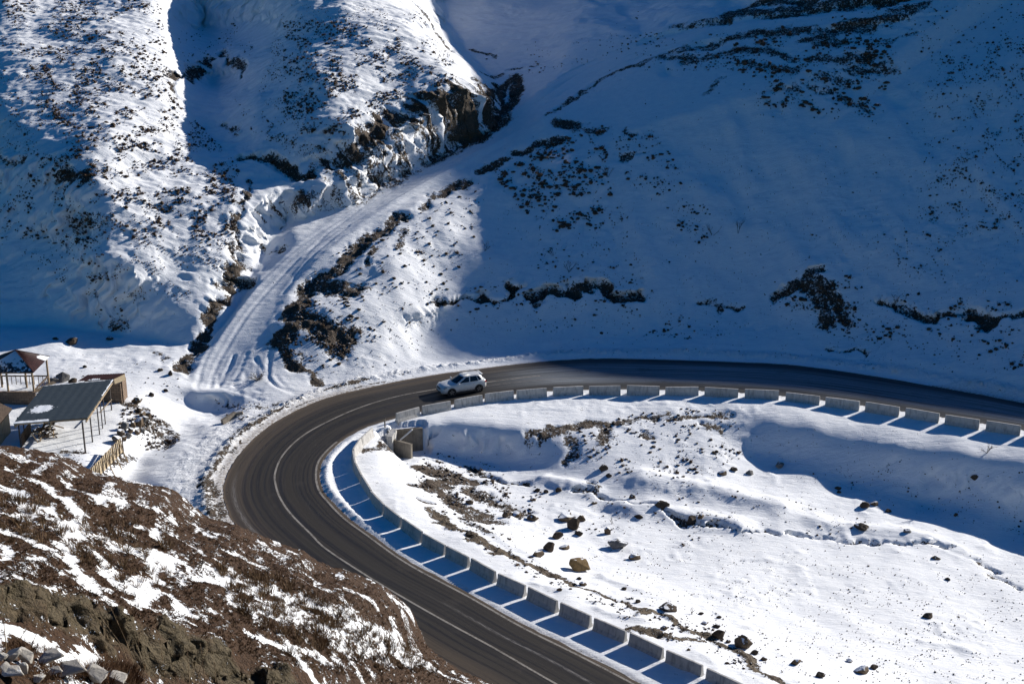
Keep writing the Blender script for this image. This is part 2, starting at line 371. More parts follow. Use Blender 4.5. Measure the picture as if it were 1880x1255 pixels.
M_STEEL = plain('painted_steel', (.05, .045, .045), (.11, .09, .08), 6, .6, .1)
def roof_mat(name, c1, c2, snow, scale=.6):
    k = NT(name); n1 = k.noise(scale, 5, .55); n2 = k.noise(3, 5, .6)
    c = k.mix(k.step(n2, .3, .7), c1, c2)
    sn = k.attr('snow')
    f = k.step(k.mathn('ADD', sn, k.mathn('MULTIPLY', k.mathn('SUBTRACT', n2, .5), .7)), .47, .53)
    c = k.mix(f, c, (.80, .83, .87))
    return k.out(c, .55, k.bump(n2, .15, .01))
M_ROOFG = roof_mat('grey_sheet_metal', (.036, .047, .055), (.050, .063, .072), 0)
M_ROOFM = roof_mat('maroon_sheet_metal', (.026, .010, .009), (.05, .018, .016), 0)
def brick_mat():
    k = NT('brown_block'); b = k.n('ShaderNodeTexBrick'); b.inputs['Scale'].default_value = 1.0
    mp = k.n('ShaderNodeMapping'); mp.inputs['Rotation'].default_value = (math.radians(90), 0, 0)
    tc = k.n('ShaderNodeTexCoord'); sx = k.n('ShaderNodeSeparateXYZ'); k.t.links.new(tc.outputs['Object'], sx.inputs[0])
    cm = k.n('ShaderNodeCombineXYZ'); k.set(cm.inputs[0], k.mathn('ADD', sx.outputs[0], sx.outputs[1])); k.set(cm.inputs[1], sx.outputs[2])
    k.t.links.new(cm.outputs[0], b.inputs['Vector']); b.inputs['Brick Width'].default_value = .45; b.inputs['Row Height'].default_value = .22
    b.inputs['Mortar Size'].default_value = .02
    b.inputs['Color1'].default_value = (.17, .115, .08, 1); b.inputs['Color2'].default_value = (.24, .17, .12, 1); b.inputs['Mortar'].default_value = (.08, .065, .055, 1)
    return k.out(b.outputs[0], .9, k.bump(k.noise(8, 4, .6), .4, .02))
M_BRICK = brick_mat()
def car_paint():
    k = NT('white_car_paint'); n = k.noise(6, 4, .6)
    sx = k.n('ShaderNodeSeparateXYZ'); tc = k.n('ShaderNodeTexCoord'); k.t.links.new(tc.outputs['Object'], sx.inputs[0])
    d = k.mathn('MULTIPLY', k.step(sx.outputs[2], .25, .95, 1, 0), k.step(n, .3, .7, .15, .6))
    k.b.inputs['Coat Weight'].default_value = .6; k.b.inputs['Coat Roughness'].default_value = .12
    k.b.inputs['Specular IOR Level'].default_value = .5
    return k.out(k.mix(d, (.66, .67, .67), (.33, .28, .22)), .35)
M_CAR = car_paint()
def glossy(name, c, r, spec=.5, metal=0.0):
    k = NT(name); n = k.noise(8, 3, .6); k.b.inputs['Specular IOR Level'].default_value = spec
    return k.out(k.mix(k.step(n, .3, .7), tuple(x*.85 for x in c), c), r, None, metal)
M_GLASS = glossy('tinted_glass', (.012, .016, .02), .06, .6)
M_TYRE = glossy('rubber', (.018, .017, .017), .8, .3)
M_RIM = glossy('alloy', (.45, .45, .46), .35, .5, .8)
M_TRIM = glossy('grey_plastic', (.06, .055, .05), .6, .4)
M_LAMP = glossy('lamp_glass', (.35, .38, .42), .1, .6)
M_TAIL = glossy('red_lamp', (.35, .02, .015), .2, .6)
M_CHROME = glossy('chrome', (.6, .6, .62), .2, .5, 1.0)
M_PLATE = glossy('number_plate', (.7, .7, .68), .4)

# ------------------------------------------------------------------ shading ridge outside the frame
NH = np.array([math.sin(SUN_AZ), math.cos(SUN_AZ)]); QH = np.array([-NH[1], NH[0]])
BND = [(2000,812),(1880,787),(1700,760),(1500,730),(1300,714),(1200,711),(1100,704),(1040,696),(990,687),(940,673),(880,662),(800,656),(780,590),(806,500),(846,400),(876,296)]
RD = 260.0
prof = []
for p in BND:
    h = hit(*p); nn = h[:2]@NH; prof.append((h[:2]@QH, h[2] + math.tan(SUN_EL)*(RD-nn)))

_o = np.argsort([p[0] for p in prof]); _q = np.array([p[0] for p in prof])[_o]; _z = np.array([p[1] for p in prof])[_o]
capz = np.interp(GX*QH[0]+GY*QH[1], _q, _z) - math.tan(SUN_EL)*(RD-(GX*NH[0]+GY*NH[1])) - 1.3
GZ = GZ - blur(np.maximum(0, GZ-capz)*sstep(4, 20, GX)*sstep(124, 132, GY), 10)
TRK = catmull(np.array([hit(*p) for p in TRK_PX]), 5)
for _ in range(8): TRK[1:-1, 2] = (TRK[:-2, 2]+2*TRK[1:-1, 2]+TRK[2:, 2])/4
td, tp = seg_dist(GX, GY, TRK)
tz = np.interp(tp, np.arange(len(TRK)), TRK[:, 2]) + .04*np.minimum(td, 2)**2
tk = sstep(1.7, 3.4, td)
GZ = np.where(ROADD > 1.5, GZ*tk + tz*(1-tk), GZ)
GZ = GZ - blur(np.maximum(0, GZ-capz-.3)*sstep(4, 20, GX)*sstep(124, 132, GY), 2)

# ------------------------------------------------------------------ soil patches, scarps and small relief (all in world metres)
def px_poly(pts, h=hit): return np.array([h(*p)[:2] for p in pts])
WX = .55*fbm(GX/1.6, GY/1.6, 3, 5); WY = .55*fbm(GX/1.6+40, GY/1.6-17, 3, 9)
def paint(field, pts, w, s, drop=0.0, warp=1.0, world=False):
    P = np.asarray(pts, float) if world else px_poly(pts)
    R = w*2 + 1.5
    i0, i1 = np.searchsorted(gx, [P[:, 0].min()-R, P[:, 0].max()+R]); j0, j1 = np.searchsorted(gy, [P[:, 1].min()-R, P[:, 1].max()+R])
    if i1 <= i0 or j1 <= j0: return
    sl = (slice(i0, i1), slice(j0, j1))
    d, _ = seg_dist(GX[sl]+warp*WX[sl], GY[sl]+warp*WY[sl], P)
    if s: field[sl] = np.maximum(field[sl], s*(1-sstep(.35*w, 1.25*w, d)))
    if drop: DROP[sl] = np.minimum(DROP[sl], -drop*(1-sstep(.3*w, 1.3*w, d)))
SOIL = np.zeros_like(GX); TAN = np.zeros_like(GX); DROP = np.zeros_like(GX); DUST = np.zeros_like(GX); RUF = np.zeros_like(GX)
SC = [ # width m, strength, drop, points
 # left ridge and hollow
 (.8,.8,.5,[(313,139),(335,139),(369,127)]),(.7,.7,.4,[(373,115),(397,112)]),(.7,.75,.4,[(409,98),(426,110),(450,129)]),(.5,.6,.2,[(314,144),(318,182)]),
 (.8,.9,.6,[(443,297),(469,294),(498,304),(522,311)]),(.7,.85,.5,[(527,316),(550,330),(574,330),(582,311)]),(.5,.75,.3,[(531,369),(574,369)]),
 (.5,.7,.2,[(455,335),(450,373),(431,412),(433,455),(438,479)]),(.9,.85,.3,[(438,479),(416,498),(407,522),(402,550),(388,600),(370,630),(350,665),(335,685)]),
 (.7,.75,.2,[(431,517),(460,522)]),(.8,.75,.3,[(115,320),(158,325)]),(.5,.6,.2,[(0,292),(38,301)]),(.4,.6,.2,[(470,445),(520,455)]),(.4,.65,.2,[(480,420),(510,408)]),(.35,.6,.1,[(290,650),(305,662)]),(.4,.6,.2,[(410,230),(440,245)]),
 # cut bank above the side track
 (1.2,1.0,.4,[(582,311),(620,292),(660,268),(690,240),(702,215),(740,208),(790,200)]),
 (2.2,.62,0,[(610,330),(650,340),(690,320),(730,290),(770,270)]),(1.6,.7,0,[(640,310),(690,290),(730,262)]),(2.0,.62,0,[(700,235),(740,245),(790,262),(830,258)]),
 (2.6,1.05,.3,[(770,205),(810,195),(850,175),(870,165)]),(2.6,1.05,.2,[(790,235),(830,225),(868,200),(890,190)]),(2.4,1.0,0,[(820,250),(860,240),(895,215),(915,195)]),(1.5,.9,0,[(860,258),(895,240),(920,222)]),
 (1.2,.9,.2,[(905,185),(925,160),(945,140)]),(1.0,.9,.2,[(930,205),(950,175),(955,140)]),(.8,.85,.3,[(940,128),(978,122)]),(1.0,.7,0,[(880,150),(900,165),(905,190)]),(.7,.7,0,[(880,130),(915,140)]),
 (.8,.7,.2,[(775,15),(795,50),(815,80),(835,100)]),(.7,.65,0,[(870,90),(910,100)]),
 # below the track
 (1.1,.8,.2,[(915,297),(900,305),(880,318)]),(1.0,.8,.2,[(850,335),(828,345),(800,362)]),(.9,.7,.2,[(785,373),(780,385)]),(1.0,.8,.3,[(735,400),(718,412),(705,428)]),(1.2,.85,.3,[(692,428),(668,448),(646,469)]),(1.0,.85,.2,[(640,470),(625,492),(600,505)]),
 (1.1,.9,.3,[(590,505),(574,520),(555,545),(550,570)]),(1.6,.85,.2,[(575,522),(620,530),(650,535)]),(2.0,.95,.2,[(548,580),(585,600),(625,625)]),(1.3,.9,.1,[(515,628),(530,605),(550,590)]),(1.0,.85,.1,[(520,640),(545,668),(585,700)]),(.8,.7,.1,[(640,620),(650,600)]),(.6,.7,.1,[(690,460),(680,490)]),(.7,.6,0,[(740,430),(735,460)]),
 (1.2,.85,.3,[(1024,218),(1060,222)]),(1.0,.8,.3,[(1030,253),(990,265),(955,283)]),(1.3,.55,0,[(1060,235),(1100,240)]),
 (.8,.85,.1,[(650,465),(610,495),(575,518),(550,548),(530,585),(516,612),(520,640),(545,665),(590,703)]),
 # cliff and stepped outcrops above the track
 (1.6,1.0,.3,[(1340,38),(1363,18),(1420,8),(1490,6)]),(1.6,.95,.2,[(1365,30),(1440,28),(1520,14),(1650,-2)]),(.8,.7,.3,[(1235,52),(1290,42),(1350,38)]),
 (.8,.8,.3,[(1179,115),(1248,92),(1300,86),(1351,69)]),(1.3,.85,.3,[(1363,63),(1420,62),(1489,57)]),(1.4,.9,.3,[(1500,66),(1558,50),(1600,36)]),(1.2,.85,.3,[(1600,36),(1661,20),(1700,5)]),
 (1.0,.85,.3,[(1351,92),(1400,96),(1455,109)]),(1.1,.85,.3,[(1478,75),(1547,78)]),(.9,.8,.3,[(1374,121),(1420,128),(1466,138)]),(.9,.8,.3,[(1489,112),(1550,110),(1604,103)]),(.8,.75,.3,[(1560,132),(1640,125)]),(.6,.7,.3,[(1541,178),(1570,195),(1592,218)]),
 (.6,.7,.2,[(1300,172),(1323,144)]),(.5,.65,.2,[(1397,178),(1460,172)]),(.6,.7,.2,[(1483,167),(1518,178)]),(1.0,.75,.2,[(1230,105),(1290,110),(1330,100)]),(.7,.7,.2,[(1500,150),(1560,155)]),(.6,.65,.2,[(1620,70),(1680,62)]),
 (.45,.66,.15,[(1000,212),(1040,182),(1075,155)]),(.5,.66,.15,[(1075,155),(1110,135),(1180,112)]),
 # right face
 (.55,.85,.6,[(811,551),(860,549),(909,551),(932,534),(955,520)]),(.7,.9,.7,[(978,551),(1001,530),(1030,536),(1064,526),(1099,526),(1127,543),(1179,546)]),(.5,.75,.4,[(978,551),(985,565),(1000,556)]),(.4,.65,.2,[(1282,557),(1320,562),(1357,569)]),
 (.5,.75,.3,[(1420,551),(1472,523),(1518,500)]),(1.0,.8,.2,[(1489,528),(1515,536),(1535,560)]),(.9,.72,.1,[(1500,560),(1520,595)]),(.8,.72,.1,[(1545,575),(1556,600)]),(.6,.75,.4,[(1621,557),(1662,569),(1707,590),(1776,574)]),(.9,.9,.6,[(1788,584),(1828,592)]),(.5,.8,.5,[(1834,583),(1880,577)]),(.35,.7,.3,[(1529,635),(1592,646)]),
 (.4,.6,.2,[(1145,247),(1160,260)]),(.35,.6,.2,[(1140,300),(1180,292)]),
 # infield
 (.7,.75,.1,[(978,798),(1056,782),(1108,777),(1161,767),(1213,759)]),(.8,.7,.1,[(1046,800),(1051,850)]),(1.0,.7,.1,[(1108,777),(1120,800),(1110,812)]),(.5,.65,.1,[(1234,768),(1290,762),(1348,760)]),(.6,.7,.1,[(1285,780),(1320,785)]),(.5,.65,.1,[(1180,790),(1200,800)]),
 (.6,.8,.1,[(756,836),(785,842),(812,849)]),(1.3,.9,.1,[(784,862),(820,870),(860,886)]),(1.0,.9,.1,[(774,899),(800,893),(838,884)]),(.4,.9,.1,[(765,914),(795,922)]),(1.4,.9,.1,[(806,905),(830,920),(860,937),(903,957)]),(.6,.8,.1,[(855,860),(881,869)]),(.5,.8,.3,[(890,873),(920,883),(963,884)]),(1.0,.74,.1,[(860,900),(900,920),(950,940)]),(.7,.6,0,[(850,950),(900,985)]),
 (.6,.95,.05,[(800,942),(829,972),(871,989),(929,1017),(967,1036)]),(.6,.95,.05,[(967,1036),(1020,1057),(1074,1083),(1105,1090)]),(.35,.85,0,[(1119,1092),(1153,1107),(1191,1124)]),(.5,.9,0,[(1191,1124),(1230,1139),(1266,1158),(1298,1165),(1340,1192),(1400,1233),(1440,1255)]),(.4,.85,0,[(1160,1157),(1213,1163),(1294,1184)]),(.4,.7,0,[(885,1010),(925,1015)]),(.3,.7,0,[(1075,1100),(1110,1107)]),
 (.28,.62,.35,[(1046,897),(1109,913),(1187,934)]),(.25,.6,.35,[(1187,934),(1265,965),(1343,973),(1473,981)]),(.25,.55,.35,[(1473,981),(1604,996),(1734,1007)]),(.3,.55,.2,[(1790,1030),(1830,1055),(1880,1085)]),(.5,.65,.1,[(1080,890),(1100,905)]),
 (.5,.6,.1,[(705,790),(725,798)]),(.6,.7,.1,[(665,832),(700,822),(715,815)]),
 # outer edge of the bend, junction, terrace bank
 (.35,.65,0,[(481,773),(448,786),(421,808)]),(.3,.6,0,[(419,824),(410,846)]),(.6,.72,0,[(375,884),(390,900),(396,920)]),(.45,.7,0,[(398,925),(404,940),(421,963)]),(.4,.6,0,[(467,746),(490,750),(513,740)]),(.35,.6,.1,[(410,742),(430,748)]),
 (1.0,.62,.1,[(255,775),(285,800),(320,815)]),(.9,.68,.1,[(238,745),(262,758),(275,780)]),(.8,.62,.1,[(290,775),(330,805)]),(.6,.7,.1,[(220,855),(240,845)]),(.5,.7,0,[(195,880),(212,893)]),(.5,.65,0,[(110,832),(140,834)]),(.35,.6,0,[(108,848),(125,852)]),(.4,.6,.1,[(215,740),(240,735)]),
]
for w_, s_, d_, p_ in SC:
    far = p_[0][0] > 1170 and p_[0][1] < 230
    paint(SOIL, p_, w_*(1.15 if far else 1), s_*(.68 if far else .9 if w_ < 1.4 else .8), d_*(.5 if far else 1))
paint(TAN, [(800,190),(850,180),(870,200),(830,215)], 1.2, .35)
_tb, _ = seg_dist(GX, GY, px_poly([(575,345),(650,350),(740,300),(800,280),(900,235)])); _ta = (GX*.55+GY*.83); _tn = (GX*.83-GY*.55)
_stk = fbm(_ta/.5, _tn/3.2, 3, 101); SOIL = np.where((_tb < 9) & (ISA > .3), SOIL*np.clip(.80+.75*_stk, .2, 1.15), SOIL)
GZ = GZ + np.where((_tb < 9) & (ISA > .3), SOIL*.35*_stk, 0)
for p_ in ([(800,942),(871,989),(967,1036),(1074,1083)],[(1160,1157),(1294,1184)],[(1191,1124),(1298,1165),(1400,1233)]): paint(TAN, p_, 1.0, .55)
# gentle hollows whose camera side falls into shade
def bump_at(pts, w, h):
    P = px_poly(pts); R = 2.2*w
    i0, i1 = np.searchsorted(gx, [P[:, 0].min()-R, P[:, 0].max()+R]); j0, j1 = np.searchsorted(gy, [P[:, 1].min()-R, P[:, 1].max()+R])
    sl = (slice(i0, i1), slice(j0, j1)); d, _ = seg_dist(GX[sl]+.5*WX[sl], GY[sl]+.5*WY[sl], P)
    BUMP[sl] += h*np.exp(-(d/w)**2)
BUMP = np.zeros_like(GX)
bump_at([(1150,935),(1250,950),(1350,965)], 1.2, .5); bump_at([(1180,880),(1300,900),(1420,930)], 1.3, .45); bump_at([(1000,880),(1090,905)], .8, .35)
bump_at([(1500,960),(1700,990)], 1.0, .3); bump_at([(1700,1180),(1780,1195)], .5, .18); bump_at([(900,985),(1010,1040)], .6, .15)
bump_at([(990,1075),(1060,1085)], .5, .16); bump_at([(1110,1060),(1180,1085)], .4, .15); bump_at([(1100,1120),(1180,1140)], .5, .16); bump_at([(1040,640),(1120,642),(1300,645)], .5, .2)
# ruts on the side track and fan of tracks where it meets the road
RUT = np.zeros_like(GX)
def rut(pts, w=.17, dpt=.045):
    P = catmull(px_poly(pts), 5); R = 2
    i0, i1 = np.searchsorted(gx, [P[:, 0].min()-R, P[:, 0].max()+R]); j0, j1 = np.searchsorted(gy, [P[:, 1].min()-R, P[:, 1].max()+R])
    sl = (slice(i0, i1), slice(j0, j1)); d, _ = seg_dist(GX[sl], GY[sl], P)
    RUT[sl] += -dpt*np.exp(-(d/w)**2) + .4*dpt*np.exp(-((d-.38)/.15)**2)
for p_ in ([(368,700),(372,672),(400,620),(440,562),(490,505),(545,455),(610,412),(680,372),(760,330),(850,285),(930,235)],
           [(385,712),(395,680),(420,635),(455,580),(505,520),(560,465),(630,418),(700,378),(780,332),(870,285),(950,235)],
           [(365,690),(362,715),(400,728),(440,738)],[(400,690),(405,712),(440,722),(480,735)],
           [(495,650),(492,690),(510,712),(540,725)],[(470,660),(472,700)],[(420,700),(460,702)],[(430,655),(412,690),(400,712)],[(455,650),(436,690),(430,708),(442,720)],[(400,690),(420,680),(430,655)],[(425,700),(445,682),(450,700),(428,712)],[(470,660),(490,700),(470,712)],[(498,640),(496,700),(540,722),(560,728)],[(505,690),(530,715),(570,725)],[(450,705),(480,722)],[(560,470),(600,430),(660,385)],[(520,540),(575,470),(640,415)],[(620,440),(700,392),(790,345)]): rut(p_)
lx, ly = GX, GY
offroad = sstep(.6, 3.0, ROADD)
track_d = td
calm = .25 + .75*sstep(1.5, 4.5, track_d)
hillA = ISA*sstep(1.5, 4, GZ)
U_ = (.30*fbm(lx/8, ly/8, 3, 1) + .75*fbm(lx/7+ly/30, ly/22, 3, 6)*sstep(125, 140, GY)*sstep(0, 14, GX))*calm + .10*fbm(lx/2.4, ly/2.4, 3, 2)*calm
U_ *= 1-.62*sstep(124, 116, GY)
tuss = np.maximum(0, fbm(lx/.6, ly/.6, 2, 3))
U_ += hillA*(.07*tuss + .10*fbm(lx/1.8+ly/3, ly/.7-lx/5, 3, 8))
U_ += calm*(1-hillA)*.07*np.maximum(0, fbm(lx/.8, ly/.8, 2, 23))*sstep(.05, .4, fbm(lx/5, ly/5, 2, 31))
GZ = GZ + offroad*(U_ + BUMP)
GZ = GZ + DROP*offroad + SOIL*offroad*(.20*fbm(lx/.8, ly/.8, 3, 4) + .10*np.abs(fbm(lx/.45, ly/.45, 2, 14)))
GZ = GZ + (.34*np.exp(-((td-2.7)/.38)**2)*(.7+.5*fbm(lx/1.2, ly/1.2, 2, 121)) - .10*np.exp(-((td-.8)/.25)**2))*sstep(45, 58, tp)
GZ = GZ + RUT*sstep(.2, 1.0, ROADD)
# ploughed windrows: lumpy snow thrown along both verges
outer_side = np.zeros_like(GX)
rm = ROAD_MID[::2]
_, pp = seg_dist(GX, GY, rm)
ii = np.clip(pp.astype(int), 0, len(rm)-2); ex = rm[ii+1, 0]-rm[ii, 0]; ey = rm[ii+1, 1]-rm[ii, 1]
outer_side = ((GX-rm[ii, 0])*ey - (GY-rm[ii, 1])*ex)   # sign tells the side
OUT_SIGN = np.sign(np.median(((R_OUT[:, 0]-ROAD_MID[:, 0])*np.gradient(ROAD_MID[:, 1]) - (R_OUT[:, 1]-ROAD_MID[:, 1])*np.gradient(ROAD_MID[:, 0]))))
OUTER = (outer_side*OUT_SIGN > 0)
band = np.exp(-((ROADD-1.5)/.55)**2)*OUTER + .6*np.exp(-((ROADD-.55)/.3)**2)*(~OUTER)*sstep(100, 115, pp*2)*sstep(172, 150, pp*2)
GZ = GZ + band*(.14 + .26*np.abs(fbm(lx/.45, ly/.45, 2, 21)))
apex = np.exp(-((ROADD-3.3)/1.6)**2)*OUTER*sstep(-20, -24, GX)
GZ = GZ + apex*(.13*np.abs(fbm(lx/.36, ly/.36, 2, 22)))
RUF = np.clip(band + .8*apex, 0, 1)*1.0
DUST = np.clip(.9*np.exp(-np.maximum(ROADD, 0)/.7)*OUTER*(GY < 118) + .65*np.exp(-np.maximum(ROADD, 0)/1.6)*OUTER*sstep(-8, -20, GX) + .6*np.exp(-np.maximum(ROADD, 0)/.25), 0, 1)
_al = np.interp(pp*2, np.arange(len(ROAD_MID)), np.concatenate([[0], np.cumsum(np.linalg.norm(np.diff(ROAD_MID, axis=0), axis=1))]))
_dirt = sstep(.05, .5, fbm(_al/2.6, ROADD/.28, 3, 111)+.15)*np.exp(-((ROADD-1.0)/.8)**2)*OUTER*sstep(-6, -14, GX)
SOIL = np.maximum(SOIL, .72*_dirt)
SOIL = SOIL*sstep(-.1, .2, ROADD)
# near spur: brown grass slope with snow lying in its hollows
def hitc(px, py, _t=np.arange(21, 73, .04)):
    u, v = ray(px, py); X = u*_t
    fx = np.clip((X-cx[0])/CS, 0, len(cx)-1.01).astype(int); fy = np.clip((_t-cy[0])/CS, 0, len(cy)-1.01).astype(int)
    m = np.nonzero(CZ[fx, fy] >= H - v*_t)[0]; Y = _t[m[0]] if len(m) else 72.
    return np.array([u*Y, Y, H-v*Y])
CWX = .30*fbm(CX/1.0, CY/1.0, 4, 51); CWY = .30*fbm(CX/1.0+9, CY/1.0+30, 4, 52)
SNOWC = np.zeros_like(CX); TANC = np.zeros_like(CX); CDROP = np.zeros_like(CX)
def paintc(field, pts, w, s, warp=1.0):
    P = np.array([hitc(*p)[:2] for p in pts]); R = 2*w+1
    i0, i1 = np.searchsorted(cx, [P[:, 0].min()-R, P[:, 0].max()+R]); j0, j1 = np.searchsorted(cy, [P[:, 1].min()-R, P[:, 1].max()+R])
    sl = (slice(i0, i1), slice(j0, j1)); d, _ = seg_dist(CX[sl]+warp*CWX[sl], CY[sl]+warp*CWY[sl], P)
    field[sl] = np.maximum(field[sl], s*(1-sstep(.3*w, 1.3*w, d)))
SN = [(.45,1,[(73,881),(105,905),(137,925),(141,965),(121,1002),(137,1046),(162,1075),(198,1107)]),(.5,1,[(0,893),(24,901),(40,921),(57,949),(20,945)]),(.45,1,[(0,974),(48,994),(81,1010)]),(.35,1,[(0,1000),(16,1022)]),
 (.5,.9,[(81,933),(113,957),(121,990)]),(.35,.9,[(162,982),(194,990),(218,1014)]),(.5,1,[(226,1014),(262,1020),(291,1014)]),(.5,1,[(291,1014),(283,1054),(259,1079),(251,1111)]),(.25,.9,[(291,974),(299,998)]),(.4,.85,[(170,1010),(202,1046),(226,1079)]),
 (.25,.8,[(352,961),(388,986)]),(.4,1,[(307,1087),(335,1119)]),(.5,.95,[(348,1062),(404,1071),(437,1050)]),(.8,.8,[(404,1050),(480,1075),(560,1105)]),(.9,.8,[(560,1105),(640,1140),(720,1185),(790,1220)]),(.7,.8,[(430,1110),(520,1130),(600,1160),(700,1205)]),(.6,.75,[(450,1085),(540,1120),(620,1165)]),(.5,.8,[(620,1120),(680,1160)]),
 (.45,1,[(477,1172),(525,1190),(586,1204)]),(.4,1,[(540,1200),(565,1225),(582,1252)]),(.18,.9,[(271,1119),(320,1130),(356,1143)]),(.5,1.1,[(0,1140),(60,1165),(130,1197),(200,1217)]),(.25,.8,[(166,917),(226,917)]),(.3,.8,[(505,998),(537,1014)]),(.3,.75,[(300,1020),(340,1040),(360,1062)]),
 (.3,.8,[(30,1060),(70,1075),(90,1080)]),(.4,.7,[(720,1130),(735,1165)]),(.4,.8,[(800,1222),(840,1245),(870,1258)]),(.3,.8,[(640,1080),(690,1110)]),(.3,.75,[(120,880),(160,905),(190,925)]),(.3,.7,[(240,960),(280,975)]),(.35,.75,[(420,1010),(470,1030)]),(.25,.7,[(330,990),(380,1020),(400,1030)]),(.3,.75,[(60,1020),(110,1050)]),(.25,.7,[(260,925),(300,940),(330,960)]),(.25,.7,[(560,1050),(600,1080)]),(.2,.7,[(20,860),(60,880)])]
for w_, s_, p_ in SN: paintc(SNOWC, p_, w_, s_)
for w_, s_, p_ in [(.5,1,[(0,1085),(80,1105),(150,1125),(230,1155),(300,1180),(380,1205),(420,1210)]),(.5,1,[(300,1200),(380,1235),(450,1250),(520,1240)]),(.4,.8,[(0,1110),(150,1150),(250,1195),(300,1240)])]: paintc(TANC, p_, w_, s_)
bare = 1 - SNOWC
CZ = CZ + .13*fbm(CX/3, CY/3, 3, 61) + bare*(.10*np.abs(fbm(CX/.5, CY/.8, 3, 62)) + .05*fbm(CX/.22, CY/.22, 2, 63)) + TANC*(.42*fbm(CX/.55, CY/.55, 3, 64)) + .05*np.maximum(0, fbm(CX/.8, CY/.8, 2, 66))
_ca, _cc = (.233*CX-.97*CY), (.97*CX+.233*CY)
CSOIL = .93 - .72*SNOWC - .50*sstep(.0, .55, fbm(_cc/.5, _ca/2.4, 4, 65))*(1-TANC)*(.45+.55*sstep(-.4, .3, fbm(CX/3.5, CY/3.5, 2, 69)))
CSOIL = np.where(TANC > .1, np.maximum(CSOIL, TANC*1.1*(1-SNOWC)), CSOIL)

_c2 = np.maximum(0, GZ-capz-.1)*sstep(126, 134, GY)*sstep(1, 12, GX); GZ = GZ - blur(_c2, 3)
# broken faces: push steep ground sideways so that cliffs are not smooth curtains
gs = np.hypot(*np.gradient(GZ, GS)); stp = sstep(.9, 1.8, gs)
GXd = GX + stp*(.7*fbm((GX+GY)/1.3, GZ/2.2, 3, 71)+.25*fbm((GX+GY)/.5, GZ/.9, 2, 73)); GYd = GY + stp*(.7*fbm((GX-GY)/1.3, GZ/2.2, 3, 72)+.25*fbm((GX-GY)/.5, GZ/.9, 2, 74))

_sx = sstep(.8, 1.6, np.hypot(*np.gradient(CZ, CS)))*np.clip(TANC*1.3, 0, 1)
CXd = CX + _sx*.22*fbm((CX+CY)/.5, CZ/.5, 3, 75); CYd = CY + _sx*.22*fbm((CX-CY)/.5, CZ/.5, 3, 76)
# pit in front of the culvert headwall
_a = flat(729, 790, -.25); _b = flat(776, 785.5, -.25); _d = (_b-_a)[:2]; _L = np.hypot(*_d); _d = _d/_L; _n = np.array([_d[1], -_d[0]])
_u = (GX-_a[0])*_d[0]+(GY-_a[1])*_d[1]; _v = (GX-_a[0])*_n[0]+(GY-_a[1])*_n[1]
_side = np.maximum(0, np.maximum(-.2-_u, _u-_L-.3))
_pit = -2.25 + 1.3*_side + .22*np.maximum(0, _v-1.0) + .06*fbm(GX/.7, GY/.7, 2, 78)
_m = (_v > -.12) & (_v < 6)
GZ = np.where(_m, np.minimum(GZ, _pit), GZ); SOIL = np.where(_m & (_pit < -1.6), SOIL*.3, SOIL)
_m = (_v <= -.12) & (_v > -1.2) & (_u > -.5) & (_u < _L+.4); GZ = np.where(_m, np.minimum(GZ, -.42), GZ)

keepB = (np.abs(GX/GY) < .80)
t = grid_mesh('valley_ground', GXd, GYd, GZ, keepB, {'soil': SOIL, 'tan': TAN, 'rough': RUF, 'dust': DUST}, M_GROUND); t['kind'] = 'structure'
t = grid_mesh('hillside', CXd, CYd, CZ, np.ones_like(CX, bool), {'soil': CSOIL, 'tan': TANC, 'rough': CSOIL*.6, 'dust': CSOIL*0}, M_SPUR); t['kind'] = 'structure'
# road sheet with lane coordinates
n = len(R_OUT); NL = 84
ar = np.concatenate([[0], np.cumsum(np.linalg.norm(np.diff(ROAD_MID, axis=0), axis=1))])
lt = np.linspace(0, 1, NL+1)
RX = R_OUT[:, None, 0]*(1-lt)+R_IN[:, None, 0]*lt; RY = R_OUT[:, None, 1]*(1-lt)+R_IN[:, None, 1]*lt
edge_n = .12*fbm(RX*.8, RY*.8, 3, 77)
for c_, s_ in ((0, -1), (NL, 1)):
    nd = (R_IN - R_OUT)/np.linalg.norm(R_IN-R_OUT, axis=1)[:, None]
    RX[:, c_] += s_*(np.abs(edge_n[:, c_]))*nd[:, 0]; RY[:, c_] += s_*np.abs(edge_n[:, c_])*nd[:, 1]
LATM = np.repeat(lt[None], n, 0); ALM = np.repeat(ar[:, None], NL+1, 1)
fr0 = ar[8*7]; frost = np.clip(1-sstep(fr0, fr0+14, ALM), 0, 1)*(1-.85*sstep(.70, .86, LATM))*(.15+.85*sstep(.08, .25, LATM))
dust = np.clip(.95*np.exp(-LATM/.065) + .9*np.exp(-(1-LATM)/.03) + .3*np.exp(-((LATM-.16)/.08)**2), 0, 1)*sstep(fr0-4, fr0+16, ALM)
scrape = np.exp(-((LATM-.70-.02*np.sin(ALM/6))/.012)**2)*sstep(fr0+62, fr0+72, ALM) + .8*np.exp(-((LATM-.80)/.012)**2)*sstep(fr0+88, fr0+94, ALM)
scrape += .8*np.exp(-((LATM-.62-.0*ALM)/.012)**2)*sstep(fr0-8, fr0-2, ALM)*(1-sstep(fr0+10, fr0+16, ALM)) + .7*np.exp(-((LATM-.10)/.02)**2)*sstep(fr0+38, fr0+44, ALM)*(1-sstep(fr0+60, fr0+66, ALM))
road = grid_mesh('road', RX, RY, np.full_like(RX, -.02), np.ones_like(RX, bool), {'lat': LATM*10, 'along': ALM, 'frost': frost, 'dust': dust, 'scrape': scrape}, M_ROAD); road['kind'] = 'structure'
